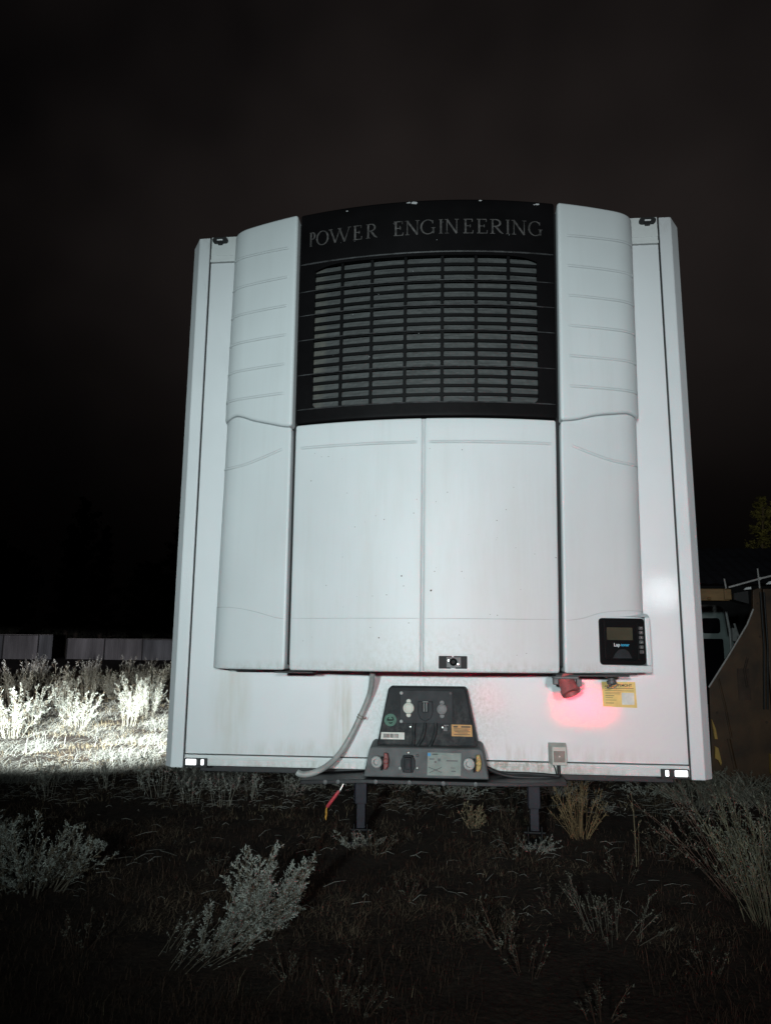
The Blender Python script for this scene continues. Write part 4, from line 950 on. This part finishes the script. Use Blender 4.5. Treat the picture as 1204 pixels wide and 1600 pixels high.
def plant(name, label, cat, x, y, gen, sm, lm, group=None, rot=0, sc=1):
    root = empty(name, label, cat, (x, y, gz(x, y)), group); root.rotation_euler.z = rot; root.scale = (sc, sc, sc)
    st, lf = gen; st.build('stem', sm, root); lf.build('leaves', [lm, M_DEADL], root); return root
def dup(src, x, y, rot, sc, label=None, group=None):
    r = src.copy(); COL.objects.link(r); r.location = (x, y, gz(x, y)); r.rotation_euler.z = rot; r.scale = (sc, sc, sc)
    if label: r['label'] = label
    if group: r['group'] = group
    for ch in src.children:
        c = ch.copy(); COL.objects.link(c); c.parent = r
    return r
def weeds():
    rg = random.Random(21)
    # the wind-laid silver wormwood in the foreground: three clumps growing together read as one plant
    st, lf = wormwood(101, .44, .13, 36, 24, 18, (.20, .08), .015, .11)
    st2, lf2 = wormwood(102, .30, .14, 26, 14, 12, (.62, .35), .015, .15)
    st3, lf3 = stalks(113, .26, .16, 34, 7, .20, (.75, .5), True, .014)
    for (s_, l_), (ox, oy, kz) in (((st2, lf2), (-.13, -.26, .8)), ((st3, lf3), (-.26, -.42, .7))):
        for a, b in ((st, s_), (lf, l_)): a.add([(x+ox, y+oy, z*kz) for x, y, z in b.v], b.f)
    plant('wormwood_plant', 'big feathery silver wormwood leaning to the right, alone in the dark foreground', 'plant', -1.03, .92, (st, lf), M_STEMD, M_SILV)
    plant('wormwood_plant', 'bushy silver wormwood at the left edge of the dark foreground', 'plant', -2.72, 1.42, wormwood(103, .40, .30, 46, 20, 16, (.05, 0), .015, .24), M_STEMD, M_SILV)
    dup(bpy.data.objects['wormwood_plant.001'], -3.45, 1.85, 1.3, .85, 'smaller silver wormwood cut by the left frame edge, beside the bushy one')
    plant('dry_weed', 'tall fan of dry greenish stalks at the right edge of the foreground', 'plant', 2.02, 1.36, stalks(104, .72, .30, 84, 12, .18, (-.02, .05), True, .022), mat('olive_dry_stem', (.19, .17, .11), .85, .55, 9), M_SILV2)
    plant('dry_weed', 'reddish dry stalks arching left from behind the tall fan of stalks', 'plant', 2.02, 1.85, stalks(105, .72, .5, 34, 10, .14, (-.18, .1), True, .02), mat('reddish_dry_stem', (.17, .10, .075), .85, .5, 9), M_SILV2)
    plant('dry_weed', 'low sparse weed with pale curled leaves, right of centre in the foreground', 'plant', .98, .98, stalks(106, .32, .24, 20, 9, .17, (0, 0), True, .014), mat('grey_dry_stem', (.13, .115, .09), .85, .5, 9), M_SILV2)
    plant('dry_weed', 'golden dry weed tuft behind the right landing leg', 'plant', 1.14, 3.30, stalks(107, .46, .24, 42, 7, .08, (0, 0), True, .018), M_TAN, M_TAN)
    plant('dry_weed', 'small pale tuft standing between the two landing legs', 'plant', .24, 3.55, stalks(108, .22, .15, 26, 3, .06, (0, 0), True, .03), M_STRAW, M_STRAW)
    plant('dry_weed', 'single thin dry stalk below the right marker lamp', 'plant', 1.45, 2.5, stalks(109, .55, .04, 3, 3, .02, (0, 0), True, .02), M_STRAW, M_STRAW)
    # glowing strip on the left
    ws = [plant('wormwood_plant', '', 'plant', 0, 0, wormwood(110+i, h, s, n, 13, 9, l, .030, .16), M_STEMP, M_SILV) for i, (h, s, n, l) in enumerate(((.85, .26, 20, (.12, 0)), (.70, .30, 22, (-.05, 0)), (.95, .20, 16, (.05, .05))))]
    g = 'wormwood plants in the lit strip'; lab = 'wormwood plant glowing white in the lit strip of ground left of the trailer'
    spots = [(-5.75, 13.6), (-6.4, 14.3), (-7.1, 13.9), (-7.75, 14.6), (-7.6, 11.6), (-5.2, 13.2), (-6.2, 15.6), (-8.9, 12.0), (-6.75, 12.0), (-7.9, 9.7), (-8.9, 13.6), (-5.5, 15.0), (-7.2, 16.2), (-8.6, 16.6)]
    used = [False]*3
    for i, (x, y) in enumerate(spots):
        k = i % 3; sc = rg.uniform(.75, 1.15)
        if not used[k]:
            used[k] = True; o = ws[k]; o.location = (x, y, gz(x, y)); o.rotation_euler.z = rg.uniform(0, 6); o.scale = (sc,)*3; o['label'] = lab; o['group'] = g
        else: dup(ws[k], x, y, rg.uniform(0, 6), sc, lab, g)
    g = 'dim shrubs behind the lit strip'; lab = 'dim grey shrub in the field between the lit strip and the fence'
    for i in range(30):
        y = rg.uniform(16.5, 34); c = -.10-.31*(y+3.8)
        x = .17+(y+3.8)*rg.uniform(-.62, -.36)
        dup(ws[i % 3], x, y, rg.uniform(0, 6), rg.uniform(.8, 1.25), lab, g)
    # bare white stalks just left of and under the trailer's left corner
    b0 = plant('dry_weed', '', 'plant', -3.15, 4.75, stalks(120, .46, .17, 13, 6, .12, (0, 0), True, .03), M_STEMP, M_SILV)
    g = 'bare pale stalks by the lower left corner'; lab = 'bare pale stalk cluster in the dark ground below the trailer\'s lower left corner'
    b0['label'] = lab; b0['group'] = g
    for x, y, s in ((-3.9, 5.1, .9), (-2.35, 4.35, .95), (-2.15, 4.7, .8), (-4.3, 4.5, .85), (-4.6, 4.9, .8), (-2.75, 4.6, .9), (-1.75, 4.9, .7), (-3.5, 5.2, .9), (-1.45, 5.4, .6)):
        dup(b0, x, y, rg.uniform(0, 6), s, lab, g)
    pw = plant('pale_weed', '', 'plant', .1, 5.3, wormwood(150, .24, .26, 13, 8, 7, (.2, 0), .026, .20), M_STEMP, M_SILV)
    g = 'pale weeds in the gap under the trailer'; lab = 'small pale weed seen through the gap under the trailer floor'
    pw['label'] = lab; pw['group'] = g
    for i in range(24):
        x = rg.uniform(-2.1, 2.6); y = rg.uniform(4.6, 7.2); dup(pw, x, y, rg.uniform(0, 6), rg.uniform(.30, .85), lab, g)
    for x, y, sc in ((-.74, 2.80, .5), (.70, 2.78, .45), (.80, 2.9, .4), (-.62, 2.9, .4)): dup(pw, x, y, rg.uniform(0, 6), sc, 'small pale weed growing against the foot of a landing leg', 'weeds at the landing legs')
    # weeds in front of the machine
    g = 'low weeds in front of the rusty machine'; lab = 'low grey-green weed at the foot of the rusty machine'
    w0 = plant('low_weed', lab, 'plant', 2.7, 5.5, wormwood(130, .30, .30, 26, 10, 8, (0, 0), .026, .25), M_STEMP, M_SILV2, g)
    for i in range(16): dup(w0, rg.uniform(2.35, 4.1), rg.uniform(4.9, 6.0), rg.uniform(0, 6), rg.uniform(.6, 1.05), lab, g)
    # small plants scattered over the dark foreground
    g = 'small dry weeds on the dark foreground'; lab = 'small dry weed standing in the dark foreground soil'
    s0 = plant('small_weed', lab, 'plant', -.40, .05, stalks(140, .20, .12, 9, 8, .07, (.1, 0), True, .011), M_BROWNG, M_SILV2, g)
    s1 = plant('small_weed', lab, 'plant', -.53, 2.6, wormwood(141, .20, .14, 7, 9, 6, (.2, 0), .014, .07), M_BROWNG, M_SILV2, g)
    pts = [(.46, .39), (.36, .72), (-.2, 1.6), (-1.6, 1.9), (1.25, 2.1), (-.30, -.05), (-1.9, .5), (.75, -.05), (-2.1, 3.3), (.55, 2.6), (-.9, 3.1), (1.7, 2.8), (1.35, .45), (-2.6, .35), (.7, 1.5), (2.3, 2.6), (-.3, 3.9), (.6, 4.2), (1.9, 3.7), (-.72, .30)]
    for i, (x, y) in enumerate(pts): dup((s0, s1)[i % 2], x, y, rg.uniform(0, 6), rg.uniform(.6, 1.25), lab, g)
weeds()

def ground_cover():
    rg = random.Random(33)
    C = Vector((.1744, -3.8198))
    def rnd(dmin, dmax, lo=-.66, hi=.50):
        d = dmin*(dmax/dmin)**rg.random(); t = rg.uniform(lo, hi); return C.x+d*(t-.10), C.y+d
    mb = MB(); mb2 = MB()
    for i in range(11000):                               # tufts of dead grass
        x, y = rnd(3.0, 42); d = y+3.82
        dens = noise.noise(Vector((x*.8, y*.8, 9)))
        if dens < -.22 and d < 14: continue
        s = rg.uniform(.5, 1.2)*(1 if d < 12 else 1.5); z = gz(x, y)-.01
        target = mb if rg.random() < (.012 if d < 7.5 else .25 if d < 10 else .75) else mb2
        for k in range(rg.randint(4, 9)):
            a = rg.uniform(0, 6.28); L = .085*s*rg.uniform(.5, 1.5); sp = rg.uniform(.15, 1.3)
            b = Vector((x+rg.gauss(0, .05*s), y+rg.gauss(0, .05*s), z)); dr = Vector((math.cos(a)*sp, math.sin(a)*sp, 1)).normalized()
            w = .0009*(1+d*.14); e = Vector((-math.sin(a), math.cos(a), 0))*w
            m_ = b+dr*L*.55; t_ = b+dr*L+Vector((math.cos(a)*L*.25, math.sin(a)*L*.25, -.12*L))
            target.add([b-e, b+e, m_+e*.7, m_-e*.7, t_], [(0, 1, 2, 3), (3, 2, 4)])
    M_STR2 = mat('brightened_straw', (.44, .435, .39), .85, .5, 1.6)  # straw colour lightened and cooled to look brightly lit
    mb3 = MB()
    for i in range(4200):                               # thick flattened straw in the strip on the left
        y = 5.2*(18/5.2)**rg.random(); x = .17+(y+3.8)*rg.uniform(-.66, -.28); z = gz(x, y)-.01
        if noise.noise(Vector((x*.9, y*.9, 3)))+.5*noise.noise(Vector((x*2.7, y*2.7, 8))) < .0: continue
        for k in range(rg.randint(4, 9)):
            a = rg.gauss(.3, .7)+(math.pi if rg.random() < .5 else 0); L = rg.uniform(.06, .30); sp = rg.uniform(.4, 2.5)
            b = Vector((x+rg.gauss(0, .10), y+rg.gauss(0, .10), z)); dr = Vector((math.cos(a)*sp, math.sin(a)*sp, 1)).normalized(); e = Vector((-math.sin(a), math.cos(a), .3))*.004
            m_ = b+dr*L*.55; t_ = b+dr*L+Vector((math.cos(a)*L*.3, math.sin(a)*L*.3, -.15*L))
            mb3.add([b-e, b+e, m_+e*.7, m_-e*.7, t_], [(0, 1, 2, 3), (3, 2, 4)])
    o = mb3.build('flattened_straw', M_STR2); tag(o, 'pale straw lying flat in the brightly lit strip', 'straw', kind='stuff')
    o = mb.build('dry_grass', M_STRAW); tag(o, 'pale dry grass tufts scattered over the field', 'grass', kind='stuff')
    o = mb2.build('dead_grass', M_BROWNG); tag(o, 'brown dead grass lying thin over the dark soil', 'grass', kind='stuff')
    M_MAT = mat('matted_dull_grass', (.21, .155, .105), .9, .55, 2.6)
    mb = MB()
    for i in range(9000):                               # matted dead growth, in patches
        x, y = rnd(4.6, 13); d = y+3.82
        if noise.noise(Vector((x*1.1, y*1.1, 5)))+.6*noise.noise(Vector((x*3.1, y*3.1, 6))) < .10: continue
        for k in range(rg.randint(5, 9)):
            a = rg.uniform(0, 6.28); L = rg.uniform(.03, .13)*(1 if d > 7 else .8); sp = rg.uniform(.6, 4)
            b = Vector((x+rg.gauss(0, .06), y+rg.gauss(0, .06), gz(x, y)-.004)); dr = Vector((math.cos(a)*sp, math.sin(a)*sp, 1)).normalized(); e = Vector((-math.sin(a), math.cos(a), .2))*.0011*(1+d*.08)
            m_ = b+dr*L*.5; t_ = b+dr*L+Vector((math.cos(a+.8)*L*.2, math.sin(a+.8)*L*.2, -.1*L))
            mb.add([b-e, b+e, m_+e*.8, m_-e*.8, t_], [(0, 1, 2, 3), (3, 2, 4)])
    o = mb.build('matted_grass', M_MAT); tag(o, 'patches of matted dead growth on the dark soil', 'dead grass', kind='stuff')
    mb = MB()
    for i in range(3000):                               # fallen stalks and litter
        x, y = rnd(5.0, 22) if i % 4 == 0 else rnd(8.0, 11.5); d = y+3.82; a = rg.gauss(.25, .8); L = rg.uniform(.03, .16); z = gz(x, y)+rg.uniform(.012, .035)
        p = Vector((x, y, z)); dr = Vector((math.cos(a), math.sin(a), rg.gauss(.02, .10)))
        r = rg.uniform(.0006, .0016)*(1+d*.08)
        q = p+dr*L*.5+Vector((0, 0, rg.uniform(0, .02)))
        mb.tube([p, q, p+dr*L], [r, r, r*.5], 3, cap=False)
    o = mb.build('fallen_stalks', M_STR2); tag(o, 'fallen dry stalks littering the soil', 'plant litter', kind='stuff')
ground_cover()
